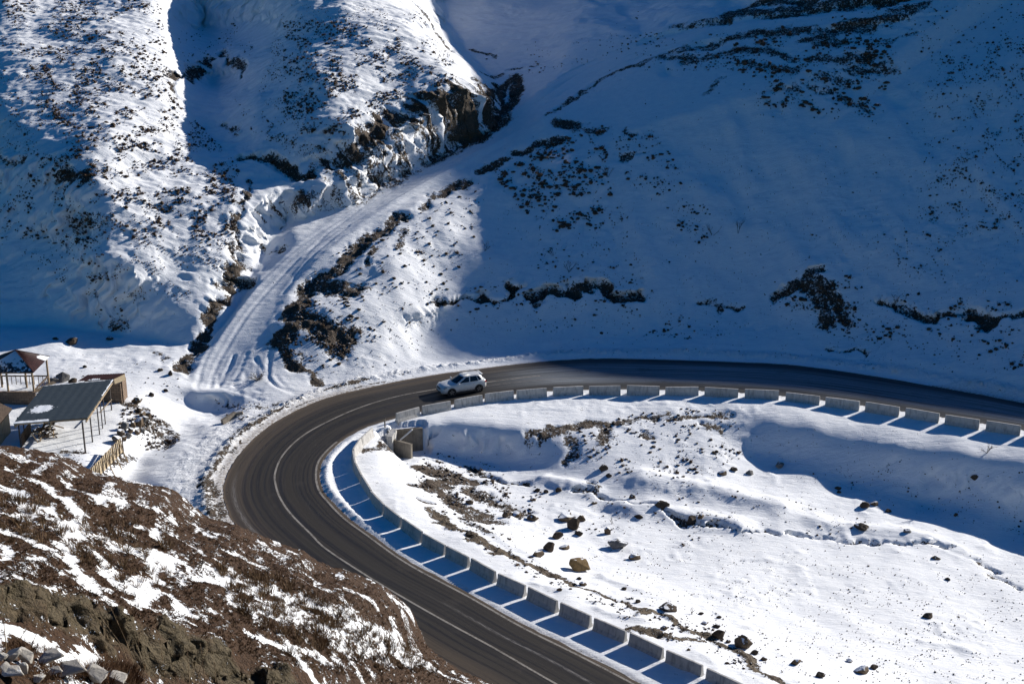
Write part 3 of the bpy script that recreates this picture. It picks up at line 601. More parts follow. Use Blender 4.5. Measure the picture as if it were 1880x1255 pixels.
def ribbon(name, P, w, z, mat):
    P = np.asarray(P)[:, :2]; T = np.gradient(P, axis=0); T /= np.linalg.norm(T, axis=1)[:, None]; Nn = np.stack([-T[:, 1], T[:, 0]], 1)
    A = P+Nn*w/2; B = P-Nn*w/2
    o = grid_mesh(name, np.stack([A[:, 0], B[:, 0]], 1), np.stack([A[:, 1], B[:, 1]], 1), np.full((len(P), 2), z), np.ones((len(P), 2), bool), {}, mat)
    o['kind'] = 'structure'; return o
ci = [i for i in range(len(CENTER)) if CENTER[i, 1] < 119.5]
ribbon('road_centre_line', CENTER[6*5:], .15, -.014, M_PAINT)
inner_line = R_IN + (R_OUT-R_IN)/np.linalg.norm(R_OUT-R_IN, axis=1)[:, None]*.28
ribbon('road_edge_line', inner_line[8*14:], .16, -.014, M_PAINT)
# ------------------------------------------------------------------ ridge beyond the frame that throws the big shadow
QP = [-120, -40, 10, 40] + [p[0] for p in prof] + [131.5, 143, 168, 200, 250, 300, 360]
ZP_ = [20, 38, 50, 58.5] + [p[1] for p in prof] + [84.2, 85.2, 85.5, 87, 86, 70, 45]
ZP_ = list(np.array(ZP_, float) + 2.2*sstep(121, 129, np.array(QP, float)));
o_ = np.argsort(QP); QP = np.array(QP)[o_]; ZP_ = np.array(ZP_)[o_]
mn = np.concatenate([np.arange(168, 250, 6.0), np.arange(250, 272, 1.5), np.arange(272, 420, 8.0)]); mq = np.arange(-120, 360, 2.5)
MN, MQ = np.meshgrid(mn, mq, indexing='ij')
crest = np.interp(MQ, QP, ZP_)
base = np.interp(MQ, [-120, 20, 100, 160, 360], [-12, -8, 18, 12, 20])
tt = np.clip((MN-168)/(RD-168), 0, 1)
MZ = base + (crest-base)*tt**1.25
MZ = np.where(MN > RD, crest-.55*(MN-RD), MZ)
MZ += (1.6*fbm(MN/14, MQ/14, 4, 91) + .0)*np.clip(np.abs(MN-RD)/14, 0, 1) - .9*np.clip(np.abs(MN-RD)/14, 0, 1)
# keep the ridge clear of the visible ground and out of the picture
MXw = NH[0]*MN + QH[0]*MQ; MYw = NH[1]*MN + QH[1]*MQ
inframe = (np.abs(MXw/np.maximum(MYw, 1)) < .40) & (MYw > 0)
cap = H - .030*MYw
MZ = np.where(inframe & (MN < 240), np.minimum(MZ, np.maximum(cap, 0)*0 + np.minimum(MZ, 200)), MZ)
mt = grid_mesh('mountain', MXw, MYw, MZ, np.ones_like(MZ, bool), {'soil': np.clip(.25+.3*fbm(MN/9, MQ/9, 3, 92), 0, .7), 'tan': MZ*0, 'rough': MZ*0, 'dust': MZ*0}, M_GROUND); mt['kind'] = 'structure'

# ------------------------------------------------------------------ builders for things
class MB:
    def __init__(s): s.v = []; s.f = []
    def add(s, vs, fs):
        o = len(s.v); s.v += [tuple(v) for v in vs]; s.f += [tuple(i+o for i in f) for f in fs]; return s
    def box(s, c, size, M=None, taper=1.0):
        x, y, z = (q/2 for q in size); vs = []
        for k, sz in ((taper if False else 1, -z), (taper, z)):
            vs += [(-x*k, -y*k, sz), (x*k, -y*k, sz), (x*k, y*k, sz), (-x*k, y*k, sz)]
        vs = [Vector(v) for v in vs]
        if M is not None: vs = [M @ v for v in vs]
        return s.add([v+Vector(c) for v in vs], [(3,2,1,0),(4,5,6,7),(0,1,5,4),(1,2,6,5),(2,3,7,6),(3,0,4,7)])
    def bar(s, p, q, w, h=None, roll=0):
        p, q = Vector(p), Vector(q); d = q-p; M = d.to_track_quat('Z', 'Y').to_matrix() @ Matrix.Rotation(roll, 3, 'Z')
        return s.box((p+q)/2, (w, h or w, d.length), M)
    def tube(s, p, q, r0, r1=None, n=8):
        p, q = Vector(p), Vector(q); r1 = r0 if r1 is None else r1; M = (q-p).to_track_quat('Z', 'Y').to_matrix(); vs = []
        for c, r in ((p, r0), (q, r1)):
            vs += [c + M @ Vector((r*math.cos(2*math.pi*i/n), r*math.sin(2*math.pi*i/n), 0)) for i in range(n)]
        return s.add(vs, [(i, (i+1) % n, n+(i+1) % n, n+i) for i in range(n)] + [tuple(range(n))[::-1], tuple(range(n, 2*n))])
    def prism(s, poly, M0, M1):
        n = len(poly)
        return s.add([M0(*p) for p in poly] + [M1(*p) for p in poly], [tuple(range(n))[::-1], tuple(range(n, 2*n))] + [(i, (i+1) % n, n+(i+1) % n, n+i) for i in range(n)])
    def mesh(s, name, mat, smooth=False, bevel=0.0):
        me = bpy.data.meshes.new(name); me.from_pydata([tuple(v) for v in s.v], [], s.f)
        bm = bmesh.new(); bm.from_mesh(me)
        bmesh.ops.recalc_face_normals(bm, faces=bm.faces)
        if bevel: bmesh.ops.bevel(bm, geom=bm.edges[:], offset=bevel, segments=1, affect='EDGES', profile=.5)
        for f in bm.faces: f.smooth = smooth
        bm.to_mesh(me); bm.free(); me.materials.append(mat); return me
    def build(s, name, mat, parent=None, smooth=False, bevel=0.0):
        return link(bpy.data.objects.new(name, s.mesh(name, mat, smooth, bevel)), parent)
def tag(o, label, cat, group=None, kind=None):
    if label: o['label'] = label
    if cat: o['category'] = cat
    if group: o['group'] = group
    if kind: o['kind'] = kind
    return o
def thing(name, loc, rz, label, cat, group=None):
    o = bpy.data.objects.new(name, None); o.empty_display_size = .3; link(o); o.location = loc; o.rotation_euler = (0, 0, rz); return tag(o, label, cat, group)
def gpt(px, py, dz=0.0):
    h = hit(px, py); return Vector((h[0], h[1], float(ground(h[0], h[1]))+dz))
ORD = ['first','second','third','fourth','fifth','sixth','seventh','eighth','ninth','tenth','eleventh','twelfth','thirteenth','fourteenth','fifteenth','sixteenth','seventeenth','eighteenth','nineteenth','twentieth']
# ------------------------------------------------------------------ concrete barriers
BH = .84
def barrier_mesh(L, seed):
    r = random.Random(seed); prof = [(-.25,-.25),(.25,-.25),(.25,.07),(.14,.30),(.085,BH-.03),(.06,BH),(-.06,BH),(-.085,BH-.03),(-.14,.30),(-.25,.07)]
    m = MB(); ns = 7; n = len(prof); vs = []; fs = []
    for i in range(ns+1):
        x = -L/2 + L*i/ns; e = .012 if i in (0, ns) else 0
        for (y, z) in prof: vs.append((x, y*(1-e*4)+r.uniform(-.004, .004), z - (e if z > .1 else 0) + r.uniform(-.005, .005)))
    for i in range(ns):
        for j in range(n): fs.append((i*n+j, i*n+(j+1) % n, (i+1)*n+(j+1) % n, (i+1)*n+j))
    fs += [tuple(range(n)), tuple(range(ns*n, ns*n+n))[::-1]]
    m.add(vs, fs); return m.mesh('concrete_barrier', M_CONC)
BM = [barrier_mesh(1.0*2.92, k) for k in range(5)]
UP = [(727.4,757.8,769.3,746.4),(774.7,744.9,826.4,735.2),(834.4,732.5,885.5,723.9),(890.4,722.7,942.6,715.8),(948.4,715.8,1003.8,711.8),(1015.3,710.1,1070.8,707.5),(1081.7,708.1,1139.7,707.5),(1150.9,707.5,1211.2,708.4),(1221.9,708.9,1283,709.2),(1293.9,710.1,1356,713),(1368.1,713.8,1430.8,717),(1443.4,719,1506,726.2),(1516.4,727.9,1579.5,735.6),(1589.9,737.1,1652.5,746.8),(1663.7,747.4,1725.7,758.3),(1736.4,760.3,1799.9,769.8),(1811.9,771.3,1875.4,780.7),(1886,782.6,1952,794)]
LOJ = [(683,783.6),(661.8,803),(648.5,825),(652,848.7),(663.4,871.5),(681,898.7),(705.5,925.8),(737.9,950),(775.7,976.6),(818.3,1000),(863,1022.3),(911.9,1050),(967,1074.5),(1026.8,1103.5),(1088.3,1130.6),(1153,1159.4),(1221.3,1190),(1294.7,1223),(1370,1257)]
def put_barrier(a, b, label, group, k):
    A = flat(*a, BH); B = flat(*b, BH); d = B-A; L = float(np.hypot(d[0], d[1])); c = (A+B)/2
    o = link(bpy.data.objects.new('concrete_barrier', BM[k % 5]))
    # the measured edge is the camera-side top edge of the block
    o.location = (c[0], c[1]+.06, -.03 + .02*math.sin(k*2.1)); o.rotation_euler = (.035*math.sin(k*1.7), .012*math.sin(k*2.9), math.atan2(d[1], d[0])+.014*math.sin(k*4.1)); o.scale = (L/2.92*.995, 1, 1)
    tag(o, label, 'barrier', group)
for k, (x0, y0, x1, y1) in enumerate(UP):
    if k == 0: lb = 'pale concrete barrier ending the upper row beside the culvert and marker post'
    elif k == 1: lb = 'grey concrete barrier on the upper road, second from the culvert end of the row'
    elif k == 2: lb = 'grey concrete barrier standing directly in front of the white car'
    elif k == 3: lb = 'grey concrete barrier just right of the white car, below its rear bumper'
    elif k < 9: lb = '%s grey barrier to the right of the white car, on the upper road' % ORD[k-3]
    else: lb = 'grey barrier on the shaded upper road, %s counted in from the right edge' % ORD[len(UP)-1-k]
    put_barrier((x0, y0), (x1, y1), lb, 'concrete barriers along the upper road', k)
for k in range(len(LOJ)-1):
    a, b = LOJ[k], LOJ[k+1]
    g = .02 if k < 6 else .04
    if k > 9: g = .055
    a2 = (a[0]+(b[0]-a[0])*g, a[1]+(b[1]-a[1])*g); b2 = (b[0]+(a[0]-b[0])*g, b[1]+(a[1]-b[1])*g)
    if k == 0: lb = 'sunlit pale barrier at the head of the lower row, across the gap from the culvert'
    elif k == 1: lb = 'sunlit pale barrier at the bend, second in the lower row from the culvert'
    elif k < 9: lb = 'tilting grey barrier inside the bend, %s in the lower row from the culvert' % ORD[k]
    else: lb = 'grey barrier beside the lower road, %s counted up from the bottom edge' % ORD[len(LOJ)-2-k]
    put_barrier(a2, b2, lb, 'concrete barriers along the lower road', k+3)
# ------------------------------------------------------------------ white car
def build_car():
    fw = flat(829, 726.3); rw = flat(874.5, 719.2); d = fw-rw; rz = math.atan2(d[1], d[0]); fwd = np.array([math.cos(rz), math.sin(rz), 0]); lft = np.array([-fwd[1], fwd[0], 0])
    c = (fw+rw)/2 - lft*.80 - fwd*.06
    root = thing('car', (c[0], c[1], -.015), rz, 'white crossover car driving down the bend past the concrete barriers', 'car')
    ST = [(2.20,.50,.34,.60),(2.16,.66,.27,.72),(2.05,.78,.23,.82),(1.85,.86,.21,.91),(1.5,.895,.21,.97),(1.1,.905,.21,1.02),(.8,.905,.21,1.05),(0,.905,.21,1.06),(-1.0,.905,.21,1.09),(-1.6,.895,.22,1.12),(-1.95,.86,.27,1.12),(-2.12,.80,.34,1.06),(-2.19,.70,.40,.92),(-2.21,.55,.45,.75)]
    m = MB(); rows = []
    for (x, w, zb, zt) in ST:
        h = zt-zb; half = [(0, zb), (.80*w, zb), (.96*w, zb+.10*h), (w, zb+.35*h), (.995*w, zb+.62*h), (.965*w, zb+.84*h), (.88*w, zt-.015), (.5*w, zt+.02), (0, zt+.03)]
        ring = half + [(-y, z) for (y, z) in half[-2:0:-1]]; rows.append([(x, y, z) for y, z in ring])
    n = len(rows[0]); vs = [p for r in rows for p in r]; fs = [(i*n+j, i*n+(j+1) % n, (i+1)*n+(j+1) % n, (i+1)*n+j) for i in range(len(rows)-1) for j in range(n)]
    fs += [tuple(range(n)), tuple(range((len(rows)-1)*n, len(rows)*n))]
    body = m.add(vs, fs).build('body', M_CAR, root, True)
    # upper body: rings from belt line to roof
    def ring(t):
        z = 1.02 + .57*t; xf = .98 - .90*t - .06*t*t; xr = -2.02 + .10*t + .20*t*t; w = .86 - .22*t - .03*t*t
        P = [(xf, 0), (xf-.07, .55*w), (xf-.22, .90*w), (xf-.38, .995*w), (-.25-.1*t, w), (-1.0, w), (xr+.42, .975*w), (xr+.14, .88*w), (xr+.02, .55*w), (xr, 0)]
        return [(x, y, z - (.035 if t > .95 else 0)*(abs(y)/w)**2) for x, y in P]
    def cab(i, t):
        R = ring(t); a = int(min(i, len(R)-1.0001)); f = i-a; p, q = R[a], R[a+1]; return Vector(p)*(1-f)+Vector(q)*f
    m = MB(); lev = [0, .25, .5, .75, .92, 1.0]; rows = []
    for t in lev:
        R = ring(t); rows.append(R + [(x, -y, z) for x, y, z in R[-2:0:-1]])
    n = len(rows[0]); vs = [p for r in rows for p in r]
    fs = [(i*n+j, i*n+(j+1) % n, (i+1)*n+(j+1) % n, (i+1)*n+j) for i in range(len(rows)-1) for j in range(n)]
    top = len(rows)-1; o0 = len(vs); R = ring(1.0)
    ins = [(x*.86-.06, y*.6, z+.035) for x, y, z in rows[-1]]; vs += ins + [(-.75, 0, 1.625)]
    fs += [(top*n+j, top*n+(j+1) % n, o0+(j+1) % n, o0+j) for j in range(n)] + [(o0+j, o0+(j+1) % n, o0+n) for j in range(n)]
    m.add(vs, fs).build('roof', M_CAR, root, True)
    def pane(name, i0, i1, t0, t1, side=1, off=.012, slant0=0, slant1=0, mir=False, mat=M_GLASS):
        m = MB(); a, b = 8, 5; g = []
        for k in range(a+1):
            for l in range(b+1):
                t = t0+(t1-t0)*l/b; u = k/a; ii = (i0+slant0*l/b)*(1-u) + (i1+slant1*l/b)*u
                sg = 1
                if ii < 0: ii, sg = -ii, -1
                if mir and ii > 9: ii, sg = 18-ii, -1
                p = cab(ii, t); p.y *= sg*side; cn = Vector((-.5, 0, 1.0)); nrm = Vector((p.x-cn.x, (p.y)*2.2, .35)); nrm.normalize()
                g.append(p+nrm*off)
        fs = [(k*(b+1)+l, k*(b+1)+l+1, (k+1)*(b+1)+l+1, (k+1)*(b+1)+l) for k in range(a) for l in range(b)]
        return m.add(g, fs).build(name, mat, root, True)
    pane('windscreen', -1.85, 1.85, .10, .90)
    pane('rear_window', 7.7, 10.3, .25, .85, mir=True)
    for sd in (1, -1):
        pane('side_window', 2.85, 4.25, .14, .86, sd, slant0=.35); pane('side_window', 4.40, 5.55, .14, .86, sd); pane('side_window', 5.68, 6.5, .22, .84, sd, slant1=-.25)
        for (x, nm) in ((.12, 'front'), (-.78, 'rear')): MB().bar((x-.02, sd*.905, .88), (x-.20, sd*.905, .89), .025, .03).build('door_handle', M_CHROME, root)
        mr = MB().box((.62, sd*1.0, 1.10), (.12, .20, .14)).build('mirror', M_CAR, root, True, .03)
        MB().bar((1.35, sd*.90, .25), (-1.35, sd*.90, .25), .05, .16).build('side_sill', M_TRIM, root)
        h = MB(); h.add([(2.15,sd*.40,.73),(1.98,sd*.72,.82),(1.72,sd*.885,.90),(1.66,sd*.90,.82),(1.95,sd*.80,.70),(2.17,sd*.42,.64)], [(0,1,4,5),(1,2,3,4)]); 
        for i in range(len(h.v)): x, y, z = h.v[i]; h.v[i] = (x+.03, y*1.02, z+.015)
        h.build('headlight', M_LAMP, root)
        h = MB(); h.add([(-1.90,sd*.885,1.06),(-2.14,sd*.80,1.03),(-2.21,sd*.60,.98),(-2.22,sd*.60,.82),(-2.16,sd*.78,.84),(-1.98,sd*.875,.92)], [(0,1,4,5),(1,2,3,4)])
        for i in range(len(h.v)): x, y, z = h.v[i]; h.v[i] = (x-.03, y*1.02, z)
        h.build('tail_light', M_TAIL, root)
        f = MB().box((2.10, sd*.62, .42), (.10, .16, .10)).build('fog_light', M_LAMP, root)
        MB().bar((.0, sd*.60, 1.60), (-1.55, sd*.60, 1.60), .03, .03).build('roof_rail', M_CHROME, root)
        for x in (1.265, -1.385):
            m = MB(); N = 20
            m.tube((x, sd*.60, .35), (x, sd*.915, .35), .435, .425, N).build('wheel_arch', M_TRIM, root)
            w = MB(); pr = [(.72,.22),(.72,.325),(.75,.345),(.90,.345),(.935,.325),(.935,.235)]
            vs = [(x+r*math.cos(2*math.pi*i/N), sd*y, .345+r*math.sin(2*math.pi*i/N)) for i in range(N) for (y, r) in pr]; k = len(pr)
            ty = w.add(vs, [(i*k+j, i*k+j+1, ((i+1) % N)*k+j+1, ((i+1) % N)*k+j) for i in range(N) for j in range(k-1)]).build('wheel', M_TYRE, root, True)
            r_ = MB(); r_.tube((x, sd*.80, .345), (x, sd*.905, .345), .05, .05, 10)
            for q in range(5):
                a = 2*math.pi*q/5+.3
                for da in (-.13, .13): r_.bar((x+.04*math.cos(a), sd*.918, .345+.04*math.sin(a)), (x+.235*math.cos(a+da), sd*.922, .345+.235*math.sin(a+da)), .04, .02)
            r_.build('rim', M_RIM, ty)
            MB().tube((x, sd*.74, .345), (x, sd*.86, .345), .232, .232, N).build('brake_disc', M_TRIM, ty)
    MB().add([(2.215,-.42,.62),(2.215,.42,.62),(2.19,.40,.76),(2.19,-.40,.76)], [(0,1,2,3)]).build('grille', M_TRIM, root)
    MB().box((2.16, 0, .36), (.12, 1.10, .17)).build('front_bumper', M_TRIM, root, False, .03)
    MB().box((2.23, 0, .50), (.02, .50, .11)).build('number_plate', M_PLATE, root)
    MB().box((-2.18, 0, .42), (.12, 1.30, .20)).build('rear_bumper', M_TRIM, root, False, .03)
    MB().box((-1.80, 0, 1.575), (.26, 1.06, .035)).build('spoiler', M_CAR, root, True, .012)
    MB().tube((-1.45, 0, 1.60), (-1.62, 0, 1.75), .012, .006, 6).build('aerial', M_TRIM, root)
build_car()
# ------------------------------------------------------------------ open canopy shelter with a block hut behind
TZ = 1.15
def at(px, py, z): p = flat(px, py, z); return Vector((float(p[0]), float(p[1]), z))
def corr_sheet(c00, c10, c11, c01, nu, nv, amp, name, mat, parent, snow=None, thick=.05):
    """corrugated sheet through four corners; ribs run along v; with real thickness"""
    me_v = []; sn = []; fs = []
    N = ((c10-c00).cross(c01-c00)).normalized()
    for i in range(nu+1):
        for j in range(nv+1):
            u, v = i/nu, j/nv; p = (c00*(1-u)+c10*u)*(1-v)+(c01*(1-u)+c11*u)*v
            me_v.append(p+N*(amp if i % 2 else 0)); sn.append(snow(u, v) if snow else 0)
    K = len(me_v); me_v += [p-N*thick for p in me_v[:K]]; sn += sn
    W = nv+1
    for i in range(nu):
        for j in range(nv):
            q = (i*W+j, (i+1)*W+j, (i+1)*W+j+1, i*W+j+1); fs.append(q); fs.append(tuple(K+k for k in q[::-1]))
    for i in range(nu):
        fs.append((i*W, K+i*W, K+(i+1)*W, (i+1)*W)); fs.append((i*W+nv, (i+1)*W+nv, K+(i+1)*W+nv, K+i*W+nv))
    for j in range(nv):
        fs.append((j, j+1, K+j+1, K+j)); fs.append((nu*W+j, K+nu*W+j, K+nu*W+j+1, nu*W+j+1))
    me = bpy.data.meshes.new(name); me.from_pydata([tuple(v) for v in me_v], [], fs)
    a = me.attributes.new('snow', 'FLOAT', 'POINT'); a.data.foreach_set('value', np.array(sn, np.float32)); me.materials.append(mat)
    return link(bpy.data.objects.new(name, me), parent)
def canopy():
    base = at(100, 800, TZ); root = thing('shelter', base, 0, 'open shelter with sloping grey metal roof on thin posts beside the bend', 'shelter')
    L = lambda p: Vector(p)-base
    FL, FR, BR, BL = at(24, 777, 3.95), at(160, 766.5, 3.95), at(208, 696, 3.95), at(80, 708, 3.95)
    def snow(u, v):   # u left->right, v front->back: drift lying on the left front, thin line on the front and the back edge
        s = 0.0
        s = max(s, .70*math.exp(-((u-.24)/.26)**2-((v-.33)/.17)**2)-.0); s = max(s, .8*math.exp(-(v/.07)**2)*(1.0 if u < .5 else .35)); s = max(s, .62*math.exp(-((1-v)/.035)**2)); s = max(s, .6*math.exp(-((1-u)/.02)**2)*(v > .55))
        return s
    rf = corr_sheet(L(FL), L(FR), L(BR), L(BL), 16, 30, .012, 'roof', M_ROOFG, root, snow)
    fr = MB()
    for v in (0.02, .25, .5, .75, .97):
        a = L(FL).lerp(L(BL), v); b = L(FR).lerp(L(BR), v); dz = Vector((0, 0, -.15)); fr.bar(a+dz, b+dz, .08, .14)
    for u in (.02, .98):
        a = L(FL).lerp(L(FR), u); b = L(BL).lerp(L(BR), u); dz = Vector((0, 0, -.30)); fr.bar(a+dz, b+dz, .10, .16)
    fr.build('roof_beams', M_WOOD, root)
    for (x, y, w) in [(157,831,.11),(170,811,.09),(183,797,.08),(188.5,786,.07),(193.6,778,.07),(205,753,.09),(39,822,.09),(47,812,.07)]:
        p = L(at(x, y, TZ)); p.z = -.3; v = min(1, max(0, (p.y-L(FR).y)/(L(BR).y-L(FR).y))); m = MB().bar(p, (p.x, p.y, 2.62), w).build('post', M_STEEL if x > 100 else M_WOODD, root)
    # low panel and rail on the left, slanting prop
    p0, p1 = L(at(41, 820, TZ)), L(at(58, 795, TZ))
    MB().bar(p0+Vector((0,0,.55)), p1+Vector((0,0,.55)), .04, 1.0).build('wall_panel', M_WOODD, root)
    MB().bar(L(at(70, 812, TZ)), L(at(58, 795, TZ+1.5)), .07).build('prop', M_WOOD, root)
    MB().bar(L(at(183, 757, TZ+.9)), L(at(205, 733, TZ+.9)), .07).build('rail', M_WOOD, root)
    # block hut at the back
    a, b = L(at(207, 742, TZ)), L(at(226, 737, TZ)); q = MB(); h = 1.75
    cx_, cy_ = (a.x+b.x)/2-1.3, (a.y+b.y)/2+.9
    q.box((cx_, cy_, h/2-.2), (b.x-a.x+2.6, 1.8, h+.4)); wl = q.build('hut_wall', M_BRICK, root)
    A, B, C, D = L(at(143, 699, 3.98)), L(at(209, 694.5, 4.02)), L(at(229.5, 685, 4.12)), L(at(160, 688, 4.1))
    corr_sheet(A, B, C, D, 30, 6, .03, 'hut_roof', M_ROOFM, root, lambda u, v: .65*math.exp(-((u-.45)/.3)**2-(v/.4)**2) if v < .6 else .1)
    g = MB(); g.add([B+Vector((0,0,-.06)), C+Vector((0,0,-.06)), C+Vector((-.03,0,-.75)), B+Vector((.05,0,-.55))], [(0,1,2,3)]); g2 = MB()
    g2.prism([(0,0)]*0 or [tuple(B+Vector((0,0,-.06))), tuple(C+Vector((0,0,-.06))), tuple(C+Vector((-.03,0,-.6))), tuple(B+Vector((.05,0,-.5)))], lambda x,y,z: (x,y,z), lambda x,y,z: (x-.08,y+.02,z)); g2.build('gable_board', M_PLANK, root)
    MB().bar((b.x+.05, b.y-.05, -.2), (b.x+.05, b.y-.05, h+.1), .07).build('corner_post', M_WOODD, root)
canopy()
def gazebo():
    c = Vector((-43.35, 112.2, TZ+.15)); root = thing('gazebo', c, 0, 'gazebo with frosted corrugated hipped roof and low dark wall above the shelter', 'gazebo')
    hx, hy, ze, za = 2.35, 2.1, 2.75, 4.05; ap = Vector((.2, 0, za))
    P = [Vector((-hx,-hy,ze)), Vector((hx,-hy,ze)), Vector((hx,hy,ze)), Vector((-hx,hy,ze))]
    for k, (mat, nm, sn) in enumerate([(M_ROOFG, 'front', .43), (M_ROOFM, 'right', .15), (M_ROOFM, 'back', .2), (M_ROOFG, 'left', .3)]):
        a, b = P[k], P[(k+1) % 4]
        corr_sheet(a, b, ap+(b-a).normalized()*.02, ap-(b-a).normalized()*.02, 30, 8, .03, 'roof_panel', mat, root, lambda u, v, s=sn, k=k: (s+.25*v*(k == 0)) if not (k == 1 and u > .72 and v < .3) else .7, .03)
    rd_ = MB()
    for p in P: rd_.bar(p+Vector((0,0,.03)), ap+Vector((0,0,.04)), .09, .05)
    rd_.build('ridge_caps', M_ROOFM, root)
    for (x, y) in ((-2.1,-1.9),(2.1,-1.9),(2.1,1.9),(-2.1,1.9),(-.1,-1.9),(.1,1.9)): MB().bar((x, y, -.4), (x, y, ze+.02), .14).build('post', M_WOOD, root)
    b = MB(); 
    for (p, q) in (((-2.2,-1.9),(2.2,-1.9)),((2.1,-1.9),(2.1,1.9)),((2.2,1.9),(-2.2,1.9))): b.bar((*p, ze-.08), (*q, ze-.08), .1, .14)
    b.build('eaves_beam', M_WOODD, root)
    MB().box((-.2, -2.05, .30), (4.9, .25, 1.4)).build('low_wall', M_BRICK, root)
    rl = MB(); rl.bar((2.1,-1.9,1.0), (2.1,1.9,1.0), .09, .12)
    for i in range(9): rl.bar((2.1, -1.7+i*.42, .2), (2.1, -1.7+i*.42, 1.0), .05)
    rl.bar((-2.1,1.9,1.0), (2.1,1.9,1.0), .09, .1)
    for i in range(11): rl.bar((-2+i*.4, 1.9, .2), (-2+i*.4, 1.9, 1.0), .05)
    rl.build('railing', M_WOODD, root)
    MB().bar((2.2,-2.0,.95), (3.5,-.6,1.35), .5, .06).build('side_board', M_WOOD, root)
gazebo()
def shed():
    c = at(-22, 808, TZ); c.z = TZ-.2; root = thing('shed', c, .05, 'dark board shed with red doorway cut off by the left edge', 'shed')
    MB().box((-.2, 0, .85), (2.9, 3.6, 1.9)).build('wall', M_WOOD, root)
    r = MB(); r.prism([(-1.9, 2.0), (0, 3.0), (1.55, 2.15), (1.55, 2.06), (0, 2.9), (-1.9, 1.9)], lambda x, z: (x, -2.0, z), lambda x, z: (x, 2.0, z)); r.build('roof', M_WOODD, root)
    g = MB(); g.prism([(-1.64, 1.8), (0, 2.85), (1.24, 2.12), (1.24, 1.8)], lambda x, z: (x, -1.78, z), lambda x, z: (x, 1.78, z)); g.build('gable', M_WOOD, root)
    d = MB().box((.98, -1.83, .75), (.5, .05, 1.5)).build('door', M_ROOFM, root)
    f = MB()
    for i in range(9): f.bar((1.28, -1.6+i*.4, -.1), (1.28, -1.6+i*.4, 1.8), .04, .36)
    f.build('side_boards', M_PLANK, root)
shed()
def board_fence():
    a, b = at(170, 884, .5), at(226, 828, .8); a.z -= .1; root = thing('board_fence', a, 0, 'leaning fence of pale boards propped on the bank below the shelter', 'fence')
    A = Vector((0,0,0)); B = b-a; n = 9
    bd = MB()
    for j in range(5):
        z = .12+j*.235; off = Vector((-.02*j, -.012*j, z)); bd.bar(A+off+Vector((0,0,.02*math.sin(j*3))), B+off+Vector((0,0,.03*math.sin(j*2))), .04, .215, 0)
    bd.build('boards', M_PLANK, root)
    for i in range(n+1):
        p = A.lerp(B, i/n); h = 1.35+.15*math.sin(i*2.3); MB().bar(p+Vector((.05,-.05,-.5)), p+Vector((.0+.05,-.10,h)), .07).build('post', M_WOODD, root)
    for i in (1, 4, 6, 8):
        p = A.lerp(B, i/n); MB().bar(p+Vector((.75,-.45,-.5)), p+Vector((.06,-.08,1.0)), .06).build('brace', M_WOOD, root)
board_fence()
# ------------------------------------------------------------------ rocks
def rock_mesh(name, mat, seed, pts=20, rough=.05):
    r = random.Random(seed); bm = bmesh.new()
    for _ in range(pts):
        d = Vector((r.gauss(0,1), r.gauss(0,1), r.gauss(0,1))).normalized(); q = r.uniform(.36, .52); bm.verts.new((d.x*q*r.uniform(.8,1.15), d.y*q, d.z*q))
    res = bmesh.ops.convex_hull(bm, input=bm.verts[:])
    bmesh.ops.delete(bm, geom=[v for v in bm.verts if not v.link_faces], context='VERTS')
    bmesh.ops.bevel(bm, geom=bm.edges[:], offset=.018, segments=1, affect='EDGES', profile=.5)
    bmesh.ops.triangulate(bm, faces=bm.faces[:]); bmesh.ops.subdivide_edges(bm, edges=[e for e in bm.edges if e.calc_length() > .12], cuts=2, use_grid_fill=True); bmesh.ops.triangulate(bm, faces=bm.faces[:])
    bm.normal_update(); co = np.array([v.co for v in bm.verts]); nz = fbm(co[:,0]*6+seed*7.3+co[:,2]*3.7, co[:,1]*6-seed*3.1+co[:,2]*4.3, 3, seed)
    for v, q in zip(bm.verts, nz): v.co *= 1+rough*q
    for f in bm.faces: f.smooth = False
    me = bpy.data.meshes.new(name); bm.to_mesh(me); bm.free(); me.materials.append(mat); return me
RM = {'b': [rock_mesh('rock', M_ROCK, k) for k in range(6)], 'o': [rock_mesh('rock', M_ROCKT, 31, 26)], 'g': [rock_mesh('rock', M_ROCKG, 41+k, 16) for k in range(3)], 'w': [rock_mesh('rock', M_ROCKW, 61+k, 13) for k in range(7)], 'd': [rock_mesh('rock', M_RUBBLE, 81+k) for k in range(4)]}
def put_rock(px, py, w, h, kind, label, group, name='rock', k=[0], P=None, sink=.33):
    """px,py: foot centre in the photo; w,h: its width and height there"""
    k[0] += 1
    if P is None:
        P = gpt(px, py)
    dist = math.sqrt(P[0]**2+P[1]**2+(H-P[2])**2); W = w*dist/F_PX; HH = h*dist/F_PX*1.25; D = W*rnd.uniform(.6, 1.0)
    o = link(bpy.data.objects.new(name, rnd.choice(RM[kind]))); o.scale = (W*1.2, D*1.2, max(HH, W*.35)*1.1); o.rotation_euler = (rnd.uniform(-.2,.2), rnd.uniform(-.2,.2), rnd.uniform(-.4,.4))
    o.location = (P[0], P[1]+D*.3, P[2] + max(HH, W*.35)*(.5-sink)); tag(o, label, 'rock', group); return o
G1 = 'rocks scattered over the snowy infield'
